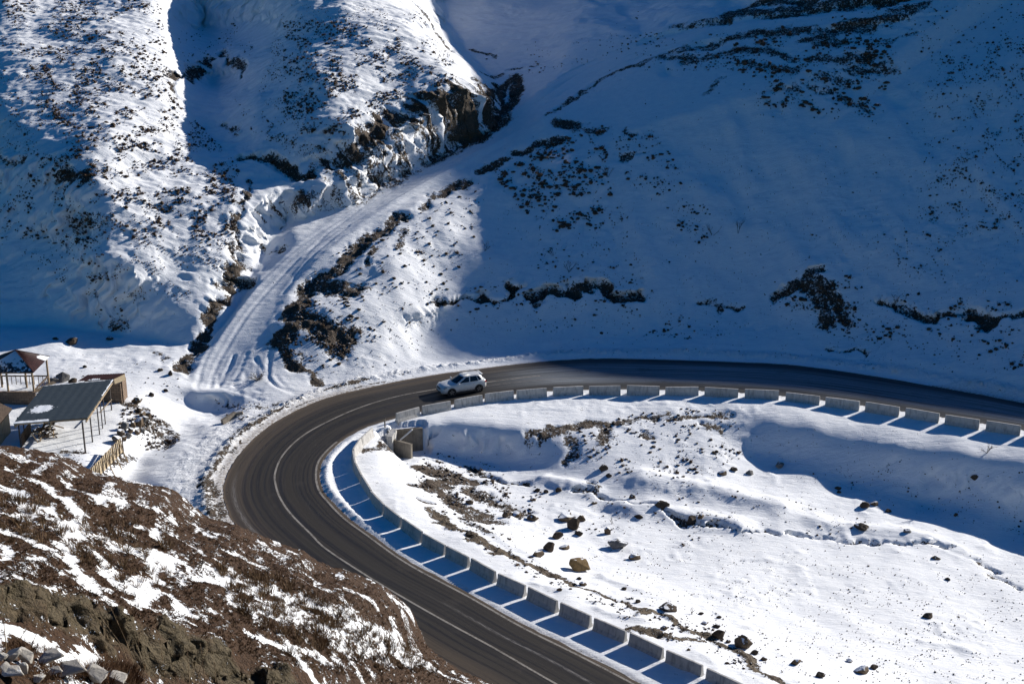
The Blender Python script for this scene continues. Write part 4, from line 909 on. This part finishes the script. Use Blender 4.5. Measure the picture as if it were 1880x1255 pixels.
ROCKS = [(1064,1052,64,44,'o','big ochre boulder with dark underside lying on the infield snow'),(1134,1008,36,20,'g','flat grey boulder with snow drifted at its left, above the ochre one'),(1115,980,13,18,'b','upright stump-like rock standing alone above the grey boulder'),
 (977,956,24,11,'b','low brown rock lying apart between the dark rock pair and the cluster'),(947,948,18,9,'b','right rock of a dark pair left of the low brown rock'),(928,950,13,12,'b','left rock of a dark pair, half buried in snow'),
 (1038,957,32,15,'b','long brown rock on top of the dark rock cluster'),(1053,972,24,24,'d','tall black rock in the middle of the dark rock cluster'),(1066,957,16,14,'b','small brown rock at the right end of the dark rock cluster'),(1062,984,16,9,'d','little dark rock at the foot of the rock cluster'),(1024,990,22,14,'d','snow-streaked dark rock just left below the rock cluster'),
 (987,1022,26,15,'b','rounded brown rock left of the ochre boulder beyond a snowy lump'),(1008,1012,22,20,'d','dark lump caked with snow beside the rounded brown rock'),(1037,1009,18,10,'b','brown rock touching the top left of the ochre boulder'),(1164,1028,24,14,'b','brown rock alone on clean snow to the right of the ochre boulder'),
 (1215,936,30,19,'d','dark pair-topped rock at the left end of the creek bank'),(1270,962,27,17,'d','dark rock sitting on the middle of the creek bank'),(1287,958,14,12,'b','small rock touching the right side of the creek bank rock'),(1172,953,16,8,'d','low dark rock below the snowy creek bank, left end'),(1091,926,13,8,'b','small brown rock right of the debris fan top'),(1108,866,17,13,'d','dark rock under the rocky lip of the knoll'),(1117,877,13,8,'d','dark flat rock just below the knoll rock'),(1160,915,12,9,'d','small rock between knoll and creek bank'),(1176,950,9,5,'b','pebble beside the low dark creek rock'),
 (1432,860,17,12,'g','square grey block with a snow cap at the edge of the bank shadow'),(1327,873,15,11,'b','brown rock left of a pair on the sunny snow below the knoll'),(1346,865,15,8,'d','dark rock right of a pair on the sunny snow below the knoll'),(1376,872,17,9,'g','snow-covered rock near the square grey block'),(1588,933,19,12,'d','larger dark rock on the edge of the embankment shadow'),(1606,929,13,10,'b','pointed rock next to the larger one on the shadow edge'),(1630,940,12,7,'d','third and rightmost of the rocks on the shadow edge'),(1539,899,13,6,'d','dark rock higher up along the shadow edge'),(1583,972,27,11,'d','low rock half buried in the snow above the right creek bank'),(1666,978,15,7,'g','small snow-capped rock right of the low half buried one'),(1718,1027,16,8,'b','dark rock on open snow below the right end of the creek bank'),(1755,948,8,7,'d','single dark rock out in the embankment shade'),(1790,880,12,9,'d','dark tuft-like rock high on the shaded embankment'),(1540,905,8,5,'d','pebble under the dark rock on the upper shadow edge'),
 (1002,906,10,8,'d','left pebble of three above the debris fan'),(1025,905,13,9,'d','right pebble of three above the debris fan'),(986,903,11,8,'d','topmost pebble of three above the debris fan'),(978,919,12,8,'b','brown pebble just below the three pebbles'),
 (1319,1172,25,18,'d','round dark rock with white snow patch beside the large capped rock'),(1364,1190,33,25,'b','large round rock with snow cap near the bottom barriers'),(1226,1121,32,12,'d','long dark rock over the gravel strip'),(1219,1157,14,8,'b','brown rock between two gravel strips'),(1295,1147,14,7,'b','small brown rock right of the gravel strip'),(1315,1153,14,7,'d','snow-topped pebble left of the round dark rock'),(1320,1135,9,6,'d','tiny dark stone on snow above the round dark rock'),(1287,1129,11,5,'d','flat dark stone right of the long dark rock'),(1170,1107,11,7,'d','dark stone just above the start of the second gravel strip'),(1264,1194,7,4,'d','tiny stone on clean snow near the barriers'),(1337,1181,10,7,'b','stone between the round dark rock and the large capped one'),(1385,1202,14,10,'d','dark stone at the right foot of the large capped rock'),(1402,1212,12,9,'b','last stone right of the large capped rock'),
 (1146,1083,11,5,'d','flat stone above the gravel strip, right of the boulder'),(1070,1076,15,9,'b','brown stone just below the ochre boulder'),(1063,1064,9,6,'d','dark stone tucked under the ochre boulder'),(1027,1086,10,6,'d','lone dark stone near the barriers, left of the gravel strip'),
 (1462,1221,20,13,'b','leftmost of the brown rocks at the bottom right'),(1505,1243,17,10,'d','dark rock low at the bottom right, second from the left'),(1583,1236,26,16,'b','biggest brown rock at the bottom right corner area'),(1606,1230,15,9,'d','dark rock touching the biggest one at bottom right'),(1704,1134,21,9,'d','dark flat rock alone on the wide bare snow at right'),(1560,1215,11,6,'b','small rock above the biggest bottom right rock'),(1740,1066,10,5,'d','small dark stone on the wide snow below the creek bank'),(860,985,17,8,'d','dark stone in the gravel near the barriers'),(862,925,14,12,'b','reddish rock standing in the debris fan')]
for r_ in ROCKS:
    o = put_rock(*r_, G1)
    if r_[4] == 'o': o.rotation_euler = (.15, .30, .45); o.scale = (1.9, 1.2, 1.05); o.location.z += .05
G2 = 'rocks on the snow around the shelters'
for r_ in [(130,632,24,11,'d','wide dark rock on the snow flat above the gazebo'),(101,624,11,5,'d','small dark rock left of the wide one above the gazebo'),(200,625,13,7,'d','dark rock casting a long shadow right of the wide one'),(155,675,9,5,'d','little rock on the snow above the metal roof'),(293,683,11,6,'d','small rock below the foot of the dark bank'),(303,719,10,6,'d','small rock left above the snowy gully'),(277,728,11,8,'d','dark rock at the rim of the gully near the shelter'),(312,690,9,12,'d','dark rock at the bend of the snow bank'),
 (112,700,30,18,'g','large grey boulder between gazebo and metal roof'),(96,704,20,14,'g','grey boulder leaning on the gazebo side board'),(133,704,16,10,'d','dark stone right of the large grey boulder'),(250,741,20,12,'b','stone topping the rubble bank right of the shelter'),(150,878,17,8,'d','snowy stone left of the board fence'),(138,872,14,8,'d','snow-covered stone left end by the board fence')]: put_rock(*r_, G2)
# dry stone wall below the terrace
def stone_wall():
    P0 = gpt(245, 790); root = thing('stone_wall', P0, 0, 'crumbling wall of tan field stones holding the terrace beside the shelter', 'stone wall')
    for (px, py, w, h) in [(215,812,18,14),(222,800,16,14),(231,790,14,20),(236,803,14,10),(244,785,16,14),(252,797,12,10),(256,783,16,22),(266,777,14,16),(270,765,16,14),(262,765,13,13),(256,757,13,10),(246,775,12,10),(228,808,12,9),(262,795,12,10),(275,780,10,9),(240,795,12,12)]:
        P = gpt(px, py)-P0; W = w*112/F_PX; o = link(bpy.data.objects.new('stone', rnd.choice(RM['b']+RM['b']+RM['g'])), root); o.scale = (W*1.3, W*1.1, h*112/F_PX*1.3); o.rotation_euler = (rnd.uniform(-.3,.3), rnd.uniform(-.3,.3), rnd.uniform(0,3)); o.location = P+Vector((0,0,h*112/F_PX*.4))
stone_wall()
def wood_pile():
    P0 = at(84, 800, TZ); root = thing('wood_pile', P0, 0, 'heap of broken planks and beams under the metal roof', 'wood pile')
    r = random.Random(5)
    for k in range(26):
        c = Vector((r.gauss(0,.55), r.gauss(0,.5), .12+abs(r.gauss(.28,.25)))); a = r.uniform(0, 3.14); e = r.uniform(-.45,.45); L = r.uniform(.6,1.7); d = Vector((math.cos(a)*math.cos(e), math.sin(a)*math.cos(e), math.sin(e)))*L/2
        MB().bar(c-d, c+d, r.uniform(.07,.16), r.uniform(.04,.09), r.uniform(0,1)).build('plank', r.choice([M_WOOD, M_WOOD, M_WOODD, M_PLANK]), root)
wood_pile()
# ------------------------------------------------------------------ culvert works
def culvert():
    P0 = gpt(752, 826); root = thing('culvert_headwall', P0, 0, 'dark concrete culvert headwall with wing wall at the gap between the barrier rows', 'culvert')
    def slab(nm, pts, th, mat=M_CONC2):
        vs = [Vector(p)-P0 for p in pts]; nrm = (vs[1]-vs[0]).cross(vs[3]-vs[0]).normalized()*th
        m = MB(); n = len(vs); m.add(vs+[v+nrm for v in vs], [tuple(range(n))[::-1], tuple(range(n, 2*n))]+[(i, (i+1) % n, n+(i+1) % n, n+i) for i in range(n)])
        return m.build(nm, mat, root)
    zt = -.25
    a, b = at(729, 790, zt), at(776, 785.5, zt); slab('headwall', [a, b, Vector((b.x, b.y, -3.0)), Vector((a.x, a.y, -3.0))], .28)
    c, d = at(722, 807, zt-.35), at(754, 816, zt-.45); slab('wing_wall', [c, d, Vector((d.x, d.y, -3.0)), Vector((c.x, c.y, -3.0))], .26)
    e, f = at(720, 801, zt+.1), at(728.5, 787, zt+.2); slab('end_block', [e, f, Vector((f.x, f.y, -2)), Vector((e.x, e.y, -2))], .5, M_CONC)
    MB().bar(at(728, 789, .0)-P0, at(770, 784, .02)-P0, .12, .05).build('rusty_angle', M_STEEL, root)
    MB().bar(at(735, 807, -.9)-P0, at(757, 788, .0)-P0, .16, .10).build('fallen_beam', M_SNOWY, root)
M_SNOWY = plain('snowy_timber', (.62,.60,.57), (.80,.82,.84), 4, .8)
culvert()
def outlet():
    a = gpt(413, 768); root = thing('culvert_outlet', a, 0, 'small concrete culvert lip at the snowy gully on the outside of the bend', 'culvert')
    b = at(432, 760, .0)-a; c = at(446, 757, .12)-a; d = at(408, 775, -.25)-a
    MB().bar(b, c, .3, .22).build('lip_slab', M_CONC2, root); MB().bar(d, b, .3, .5).build('side_wall', M_CONC2, root)
outlet()
p = gpt(707, 791); po = thing('marker_post', (p.x, p.y, p.z-.1), 0, 'short grey marker post at the gap between the two barrier rows', 'post')
MB().box((0,0,.45), (.11,.09,1.05)).build('post', M_CONC2, po, False, .01); MB().box((0,0,1.01), (.115,.095,.14)).build('dark_cap', M_TRIM, po)
# ------------------------------------------------------------------ bare shrubs
def shrub(px, py, hpx, n, label, spread=.5, seed=0):
    P = gpt(px, py); dist = math.sqrt(P.x**2+P.y**2+(H-P.z)**2); hh = hpx*dist/F_PX*1.1; r = random.Random(seed); root = None; m = MB()
    def grow(p, d, L, rad, depth):
        q = p+d*L; m.tube(p, q, rad, rad*.6, 5)
        if depth:
            for _ in range(3 if depth > 1 else 2): grow(p+d*L*r.uniform(.4,1), (d+Vector((r.gauss(0,spread), r.gauss(0,spread), r.uniform(-.1,.3)))).normalized(), L*r.uniform(.45,.7), rad*.6, depth-1)
    for _ in range(n): grow(Vector((r.gauss(0,.06), r.gauss(0,.06), -.05)), Vector((r.gauss(0,spread), r.gauss(0,spread), 1)).normalized(), hh*.6, .022, 2)
    o = m.build('bare_shrub', M_TWIG); o.location = P; tag(o, label, 'shrub', 'bare shrubs in the snow'); return o
for s_ in [(1812,832,22,4,'bare twiggy plant on the lit shoulder below the right barriers',.55,1),(473,698,20,16,'round bare bush on the rutted snow at the junction',.9,2),(1308,432,22,4,'thin bare shrub alone on the shaded mountain face',.5,3),(1115,325,22,4,'bare shrub on the shaded slope beside the scattered clods',.5,4),(1045,500,24,5,'bare shrub just above the dark earth lip on the shaded slope',.6,5),(1015,470,16,3,'smaller thin shrub up left of the earth lip shrub',.5,6),(1355,430,30,4,'curved thin shrub right of the lone shrub on the mountain face',.7,7),(890,460,18,4,'bare shrub on the slope near the shadow boundary',.6,8),(1270,1128,14,2,'thin upright twig on the infield near the long dark rock',.3,9),(1125,962,14,2,'thin twig beside the upright stump-like rock',.4,10),(1645,555,16,4,'little shrub above the earth lip at far right',.6,11)]: shrub(*s_)
# ------------------------------------------------------------------ uncountable ground cover: clods and dry grass
def in_poly(x, y, P):
    c = np.zeros(np.shape(x), bool); P = np.array(P, float); j = len(P)-1
    for i in range(len(P)):
        t_ = ((P[i,1] > y) != (P[j,1] > y)) & (x < (P[j,0]-P[i,0])*(y-P[i,1])/(P[j,1]-P[i,1]+1e-9)+P[i,0]); c ^= t_; j = i
    return c
def sample(poly, n, cl=0.0):
    P = np.array(poly, float); lo, hi = P.min(0), P.max(0); out = []
    q = rng.uniform(lo, hi, (n*8, 2)); q = q[in_poly(q[:,0], q[:,1], P)]
    if cl: q = q[fbm(q[:,0]/28, q[:,1]/16, 3, int(cl*100)) > rng.uniform(-.45, .75, len(q))]
    return q[:n]
CL, TU = [], []
for poly, n_, s0, s1, f in [
  ([(0,0),(295,0),(315,180),(440,300),(430,430),(330,440),(230,440),(160,340),(80,180)], 3400, .09,.40,.75),([(60,180),(150,330),(190,480),(240,610),(200,610),(150,480),(100,330)], 600,.12,.34,.7),([(0,280),(200,290),(230,450),(0,450)],420,.1,.32,.7),([(0,60),(60,60),(130,300),(0,300)],200,.1,.28,.7),([(440,330),(430,460),(300,460),(300,380)],120,.1,.3,.6),
  ([(520,30),(760,60),(850,140),(720,200),(600,290),(560,265),(520,180)], 2100,.08,.36,.7),([(320,60),(450,40),(480,120),(330,130)],120,.1,.3,.7),([(430,180),(540,200),(560,270),(470,260)],100,.1,.3,.6),
  ([(560,500),(800,350),(900,330),(880,420),(800,600),(640,640)],320,.1,.45,.2),([(540,560),(640,520),(650,640),(600,710),(520,650)],260,.12,.4,.2),([(580,310),(700,230),(760,270),(740,320),(620,350)],110,.1,.3,.15),
  ([(900,300),(1110,230),(1130,420),(1000,430),(930,360)],700,.14,.62,.12),([(1120,240),(1200,240),(1330,430),(1280,450),(1150,330)],230,.1,.4,.3),([(1000,380),(1160,380),(1200,520),(960,520)],120,.1,.3,.5),
  ([(1330,70),(1640,10),(1640,130),(1600,225),(1500,210),(1380,190)],750,.12,.62,.12),([(1180,60),(1360,60),(1360,130),(1180,130)],240,.1,.35,.2),([(1720,120),(1880,60),(1880,430),(1700,420)],620,.1,.32,.6),([(1650,20),(1880,0),(1880,100),(1700,120)],160,.1,.32,.5),([(1500,520),(1880,560),(1880,690),(1700,650),(1450,600)],320,.12,.42,.4),([(1400,540),(1560,500),(1580,620),(1480,600)],200,.12,.45,.2),([(800,530),(1200,510),(1200,570),(1380,600),(1300,625),(1000,610),(820,570)],260,.1,.35,.3),([(1640,420),(1760,430),(1740,520),(1640,520)],80,.1,.28,.5),([(850,120),(1200,10),(1180,100),(960,140)],110,.1,.3,.4),
  ([(800,640),(1880,700),(1880,0),(1100,60)],260,.08,.22,.5),([(640,620),(800,500),(800,640),(660,690)],60,.1,.25,.3),
  ([(770,830),(870,840),(1000,900),(960,960),(820,930),(760,890)],420,.08,.34,.15),([(1040,780),(1240,750),(1350,755),(1370,840),(1250,880),(1060,860)],420,.08,.32,.3),([(900,960),(1100,900),(1400,960),(1300,1000),(1120,1010)],140,.06,.22,.3),([(800,930),(900,960),(1000,1040),(1110,1100),(1090,1110),(960,1050),(860,995)],260,.06,.24,.1),([(1110,1080),(1300,1150),(1420,1240),(1400,1255),(1280,1190),(1150,1160)],260,.06,.22,.1),([(1000,1000),(1880,1050),(1880,1255),(1450,1255)],160,.05,.14,.5),([(1400,870),(1880,850),(1880,990),(1560,900)],90,.06,.2,.6),([(1180,880),(1500,900),(1700,1010),(1300,960)],120,.06,.2,.4),
  ([(230,740),(275,755),(340,810),(300,840),(240,820),(215,850),(200,885),(190,870)],330,.08,.32,.15),([(100,690),(330,640),(340,740),(240,740)],60,.06,.2,.3),([(60,840),(160,820),(160,880),(80,850)],50,.06,.22,.2),([(380,740),(520,735),(520,760),(430,775)],80,.05,.2,.2),([(360,860),(430,850),(430,965),(390,950)],120,.04,.14,.0)]:
    for (x, y) in sample(poly, n_, .37):
        h = hit(x, y); gz = float(ground(h[0], h[1])); s_ = s0+(s1-s0)*rng.random()**3.2
        ((TU if rng.random() < f else CL)).append((h[0], h[1], gz, s_))
def ico():
    bm = bmesh.new(); bmesh.ops.create_icosphere(bm, subdivisions=1, radius=.5); v = np.array([q.co for q in bm.verts]); f = np.array([[q.index for q in w_.verts] for w_ in bm.faces]); bm.free(); return v, f
def mesh_np(name, V, F, mat, kind, label, cat, smooth=False):
    me = bpy.data.meshes.new(name); me.vertices.add(len(V)); me.vertices.foreach_set('co', V.astype(np.float32).ravel()); k = F.shape[1]
    me.loops.add(F.size); me.loops.foreach_set('vertex_index', F.astype(np.int32).ravel()); me.polygons.add(len(F)); me.polygons.foreach_set('loop_start', np.arange(0, F.size, k, dtype=np.int32)); me.polygons.foreach_set('loop_total', np.full(len(F), k, np.int32))
    me.update(); me.validate(); me.materials.append(mat); o = link(bpy.data.objects.new(name, me)); return tag(o, label, cat, None, kind)
iv, if_ = ico()
Vs, Fs = [], []; o0 = 0
for (x, y, z, s_) in CL:
    v = iv*(1+rng.uniform(-.3, .3, (len(iv), 1))); sc_ = np.array([s_*rng.uniform(.8, 1.7), s_*rng.uniform(.7, 1.3), s_*rng.uniform(.5, 1.0)]); a = rng.uniform(0, 6.28); c_, n_ = math.cos(a), math.sin(a)
    v = v*sc_; v = np.stack([v[:,0]*c_-v[:,1]*n_, v[:,0]*n_+v[:,1]*c_, v[:,2]], 1)+(x, y, z+s_*.12); Vs.append(v); Fs.append(if_+o0); o0 += len(v)
mesh_np('rubble', np.concatenate(Vs), np.concatenate(Fs), M_RUBBLE, 'stuff', 'dark clods and small stones poking through the snow on all the slopes', 'rubble')
def tuft_mesh(TU, name, mat, nb, hk, wk, lean, label):
    T = np.array(TU); n = len(T); N = n*nb
    base = np.repeat(T[:, :3], nb, 0); s_ = np.repeat(T[:, 3], nb); a = rng.uniform(0, 6.283, N); rr = s_*rng.uniform(0, .55, N)
    b = base+np.stack([rr*np.cos(a), rr*np.sin(a), -.04+0*a], 1); L = s_*hk*rng.uniform(.6, 1.3, N); ln = lean*rng.uniform(.3, 1.4, N)
    tip = b+np.stack([np.cos(a)*L*ln, np.sin(a)*L*ln, L*np.sqrt(np.clip(1-np.minimum(ln, .95)**2, .1, 1))], 1); pa = rng.uniform(0, 3.14, N); w_ = s_*wk
    side = np.stack([np.cos(pa)*w_, np.sin(pa)*w_, 0*pa], 1); mid = b*.45+tip*.55+np.array([0, 0, 1])*(L*.12)[:, None]
    V = np.stack([b-side, b+side, mid+side*.8, mid-side*.8, tip], 1).reshape(-1, 3); i = np.arange(N)*5
    F = np.concatenate([np.stack([i, i+1, i+2], 1), np.stack([i, i+2, i+3], 1), np.stack([i+3, i+2, i+4], 1)])
    return mesh_np(name, V, F, mat, 'stuff', label, 'grass')
def lumps(L, name, mat, hz, label, cat):
    Vs, Fs, o0 = [], [], 0
    for (x, y, z, s_) in L:
        v = iv*(1+rng.uniform(-.25, .25, (len(iv), 1))); v = v*np.array([s_*rng.uniform(.8, 1.3), s_*rng.uniform(.8, 1.2), s_*hz*rng.uniform(.8, 1.2)]); v = v+(x, y, z+s_*.15*hz); Vs.append(v); Fs.append(if_+o0); o0 += len(v)
    return mesh_np(name, np.concatenate(Vs), np.concatenate(Fs), mat, 'stuff', label, cat)
lumps(TU, 'grass_hummock', M_GRASSD, 1.0, 'dark brown grass hummocks standing out of the snow on the hillsides', 'grass')
FL_ = []
for poly, n_ in (([(0,0),(295,0),(315,180),(440,300),(430,480),(330,560),(230,560),(100,330)], 4200),([(520,10),(770,10),(850,140),(720,200),(600,290),(500,285),(470,180)], 2600),([(0,60),(100,100),(200,400),(200,600),(0,440)], 900),([(1700,100),(1880,60),(1880,450),(1680,430)],700),([(1330,60),(1660,10),(1620,230),(1350,210)],300)):
    for (x, y) in sample(poly, n_, .37):
        h = hit(x, y); FL_.append((h[0], h[1], float(ground(h[0], h[1])), .05+.12*rng.random()**2))
for poly, n_ in (([(690,830),(1100,800),(1880,1040),(1880,1255),(1400,1255),(900,1000)], 1000),([(1000,1000),(1880,1060),(1880,1255),(1500,1255)], 900),([(1350,760),(1880,860),(1880,1000),(1450,880)], 260),([(860,640),(1880,690),(1880,300),(1150,250),(900,400)], 2400),([(600,700),(800,640),(880,400),(760,400),(620,600)], 260)):
    for (x, y) in sample(poly, n_, .21):
        h = hit(x, y); FL_.append((h[0], h[1], float(ground(h[0], h[1])), .03+.07*rng.random()**2))
lumps(FL_, 'grass_fleck', M_GRASSD, 1.1, 'small dark grass heads speckling the thin snow on the hillsides', 'grass')
tuft_mesh(TU, 'dry_grass', M_GRASSD, 9, 1.15, .09, .9, 'dark dry grass tufts dotting the snowy hillsides')
# brown spur: short turf everywhere, taller pale tufts where the snow lies
SP_, SQ = [], []
for (x, y) in sample([(0,835),(200,890),(430,980),(700,1090),(755,1160),(860,1250),(700,1255),(450,1200),(0,1075)], 11000, 0):
    h = hitc(x, y); i_ = min(int((h[0]-cx[0])/CS), len(cx)-2); j_ = min(int((h[1]-cy[0])/CS), len(cy)-2)
    if SNOWC[i_, j_] < .45 and TANC[i_, j_] < .3: SP_.append((h[0], h[1], CZ[i_, j_], .05+.09*rng.random()**2))
for poly, n_ in (([(400,1040),(520,1060),(640,1120),(760,1200),(820,1240),(700,1230),(560,1190),(440,1130)],330),([(120,950),(300,960),(330,1060),(230,1090),(140,1030)],80),([(0,900),(120,930),(140,1000),(0,1000)],50),([(470,1160),(640,1230),(600,1255)],14)):
    for (x, y) in sample(poly, n_, 0):
        h = hitc(x, y); i_ = min(int((h[0]-cx[0])/CS), len(cx)-2); j_ = min(int((h[1]-cy[0])/CS), len(cy)-2); SQ.append((h[0], h[1], CZ[i_, j_], .14+.24*rng.random()**1.5))
tuft_mesh(SP_, 'short_turf', plain('brown_turf', (.04,.02,.009), (.095,.05,.022), 4, .9, 0), 10, 1.0, .10, .95, 'short brown turf on the near hillside')
tuft_mesh(SQ, 'tall_grass', M_GRASS, 34, 1.5, .035, .55, 'pale tall grass tufts standing in snow on the near hillside')
# ------------------------------------------------------------------ pale stones and dry stalks at the camera's feet
def gc(px, py):
    h = hitc(px, py); i_ = min(max(int((h[0]-cx[0])/CS), 0), len(cx)-2); j_ = min(max(int((h[1]-cy[0])/CS), 0), len(cy)-2); return Vector((h[0], h[1], float(CZ[i_, j_])))
for (x, y, w_, h_, lb) in [(45,1222,30,30,'upright pale stone with sharp top in the corner rock heap'),(22,1218,34,22,'broad pale stone left of the upright one in the corner heap'),(8,1240,26,20,'pale stone at the left picture edge in the corner heap'),(40,1238,26,22,'rounded pale stone below the upright one'),(22,1252,38,24,'large pale stone lowest in the corner heap'),(92,1222,44,26,'wide pale stone half covered by grass and snow'),(100,1242,26,14,'small pale stone below the wide grassy one'),(128,1250,54,32,'big pale slab shaded on its left side'),(172,1254,48,26,'pale slab right of the big shaded slab'),(212,1258,40,22,'rightmost pale slab beside the brown grass mound'),(70,1252,24,14,'small grey stone between heap and slabs'),(4,1212,18,16,'topmost small pale stone at the left edge')]:
    put_rock(x, y, w_, h_, 'w', lb, 'pale stones in the near corner', P=gc(x, y), sink=.2)
for k, (x0, y0, x1, y1, lb) in enumerate([(12,1195,4,1078,'tall dry stalk nearest the left edge'),(232,1212,150,1098,'longest leaning dry stalk with a feathery tip'),(246,1228,203,1115,'tall thin stalk right of the feathery one'),(205,1190,176,1130,'stout dry stalk leaning left over the tan bank'),(58,1192,80,1140,'short stalk with dark seed head over the snow strip'),(36,1178,48,1156,'small thin stalk in the snow strip'),(348,1258,344,1190,'left stalk of the pale bunch at the bottom'),(362,1262,386,1186,'right leaning stalk of the pale bunch at the bottom'),(376,1262,368,1180,'tallest upright stalk of the pale bunch'),(396,1262,394,1215,'short stalk at the right of the pale bunch'),(256,1200,258,1156,'straight short stalk on the tan bank'),(302,1235,290,1160,'dark thin stalk between bank stalks and pale bunch')]):
    P = gc(x0, min(y0, 1252)); u, v = ray(x1, y1); tip = Vector((float(u)*P.y, P.y, H-float(v)*P.y)); d = tip-P; m = MB(); pr = Vector((0, 0, -.1)); q = Vector((0,0,0)); N = 7
    for i in range(N):
        t_ = (i+1)/N; bend = Vector((d.x*t_**1.4, rnd.uniform(-.02,.02), d.z*t_)); m.tube(pr if i == 0 else q, bend, .014*(1-.7*i/N), .014*(1-.7*(i+1)/N), 5); q = bend
    for i in range(14):
        t_ = .72+.28*i/14; b = Vector((d.x*t_**1.4, 0, d.z*t_)); m.tube(b, b+Vector((rnd.uniform(-.06,.06), rnd.uniform(-.05,.05), .05)), .008, .003, 4)
    m2 = MB()
    o = m.build('dry_stalk', M_STALK); o.location = P; tag(o, lb, 'grass stalk', 'dry stalks on the near bank')
gm = [(gc(x, y), .16+.12*rng.random()) for (x, y) in sample([(150,1235),(200,1212),(245,1230),(262,1255),(180,1255)], 160, 0)] + [(gc(x, y), .10+.12*rng.random()) for (x, y) in sample([(60,1225),(150,1212),(160,1250),(40,1250)], 60, 0)] + [(gc(x, y), .10+.08*rng.random()) for (x, y) in sample([(0,1178),(60,1180),(110,1200),(0,1200)], 50, 0)]
tuft_mesh([(p.x, p.y, p.z, s_) for p, s_ in gm], 'brown_grass', plain('russet_grass', (.07,.035,.018), (.16,.09,.045), 5, .9, 0), 26, 1.3, .03, .7, 'russet grass growing between the pale corner stones')

cam = bpy.data.cameras.new('camera'); co = link(bpy.data.objects.new('camera', cam))
cam.sensor_width = 36; cam.lens = 36*F_PX/W0; cam.clip_end = 3000; cam.clip_start = .5
co.location = (0, 0, H); co.rotation_euler = (math.pi/2 - PITCH, 0, 0); sc.camera = co
sun = bpy.data.lights.new('sun', 'SUN'); so = link(bpy.data.objects.new('sun', sun)); sun.energy = 5; sun.angle = math.radians(.53); sun.color = (1, .95, .88)
so.rotation_euler = Vector(-S).to_track_quat('-Z', 'Y').to_euler()
w = bpy.data.worlds.new('World'); sc.world = w; w.use_nodes = True
nt = w.node_tree; sky = nt.nodes.new('ShaderNodeTexSky'); sky.sky_type = 'NISHITA'; sky.sun_disc = False
sky.sun_elevation = SUN_EL; sky.sun_rotation = SUN_AZ
hs = nt.nodes.new('ShaderNodeHueSaturation'); hs.inputs['Saturation'].default_value = 2.8; hs.inputs['Value'].default_value = .75
nt.links.new(sky.outputs[0], hs.inputs['Color']); mx = nt.nodes.new('ShaderNodeMix'); mx.data_type = 'RGBA'; mx.blend_type = 'MULTIPLY'; mx.inputs[0].default_value = 1; mx.inputs[7].default_value = (.8, 1.06, 1.38, 1); nt.links.new(hs.outputs[0], mx.inputs[6]); nt.links.new(mx.outputs[2], nt.nodes['Background'].inputs[0]); nt.nodes['Background'].inputs[1].default_value = .05
sc.view_settings.view_transform = 'Standard'; sc.view_settings.look = 'None'; sc.view_settings.exposure = .45
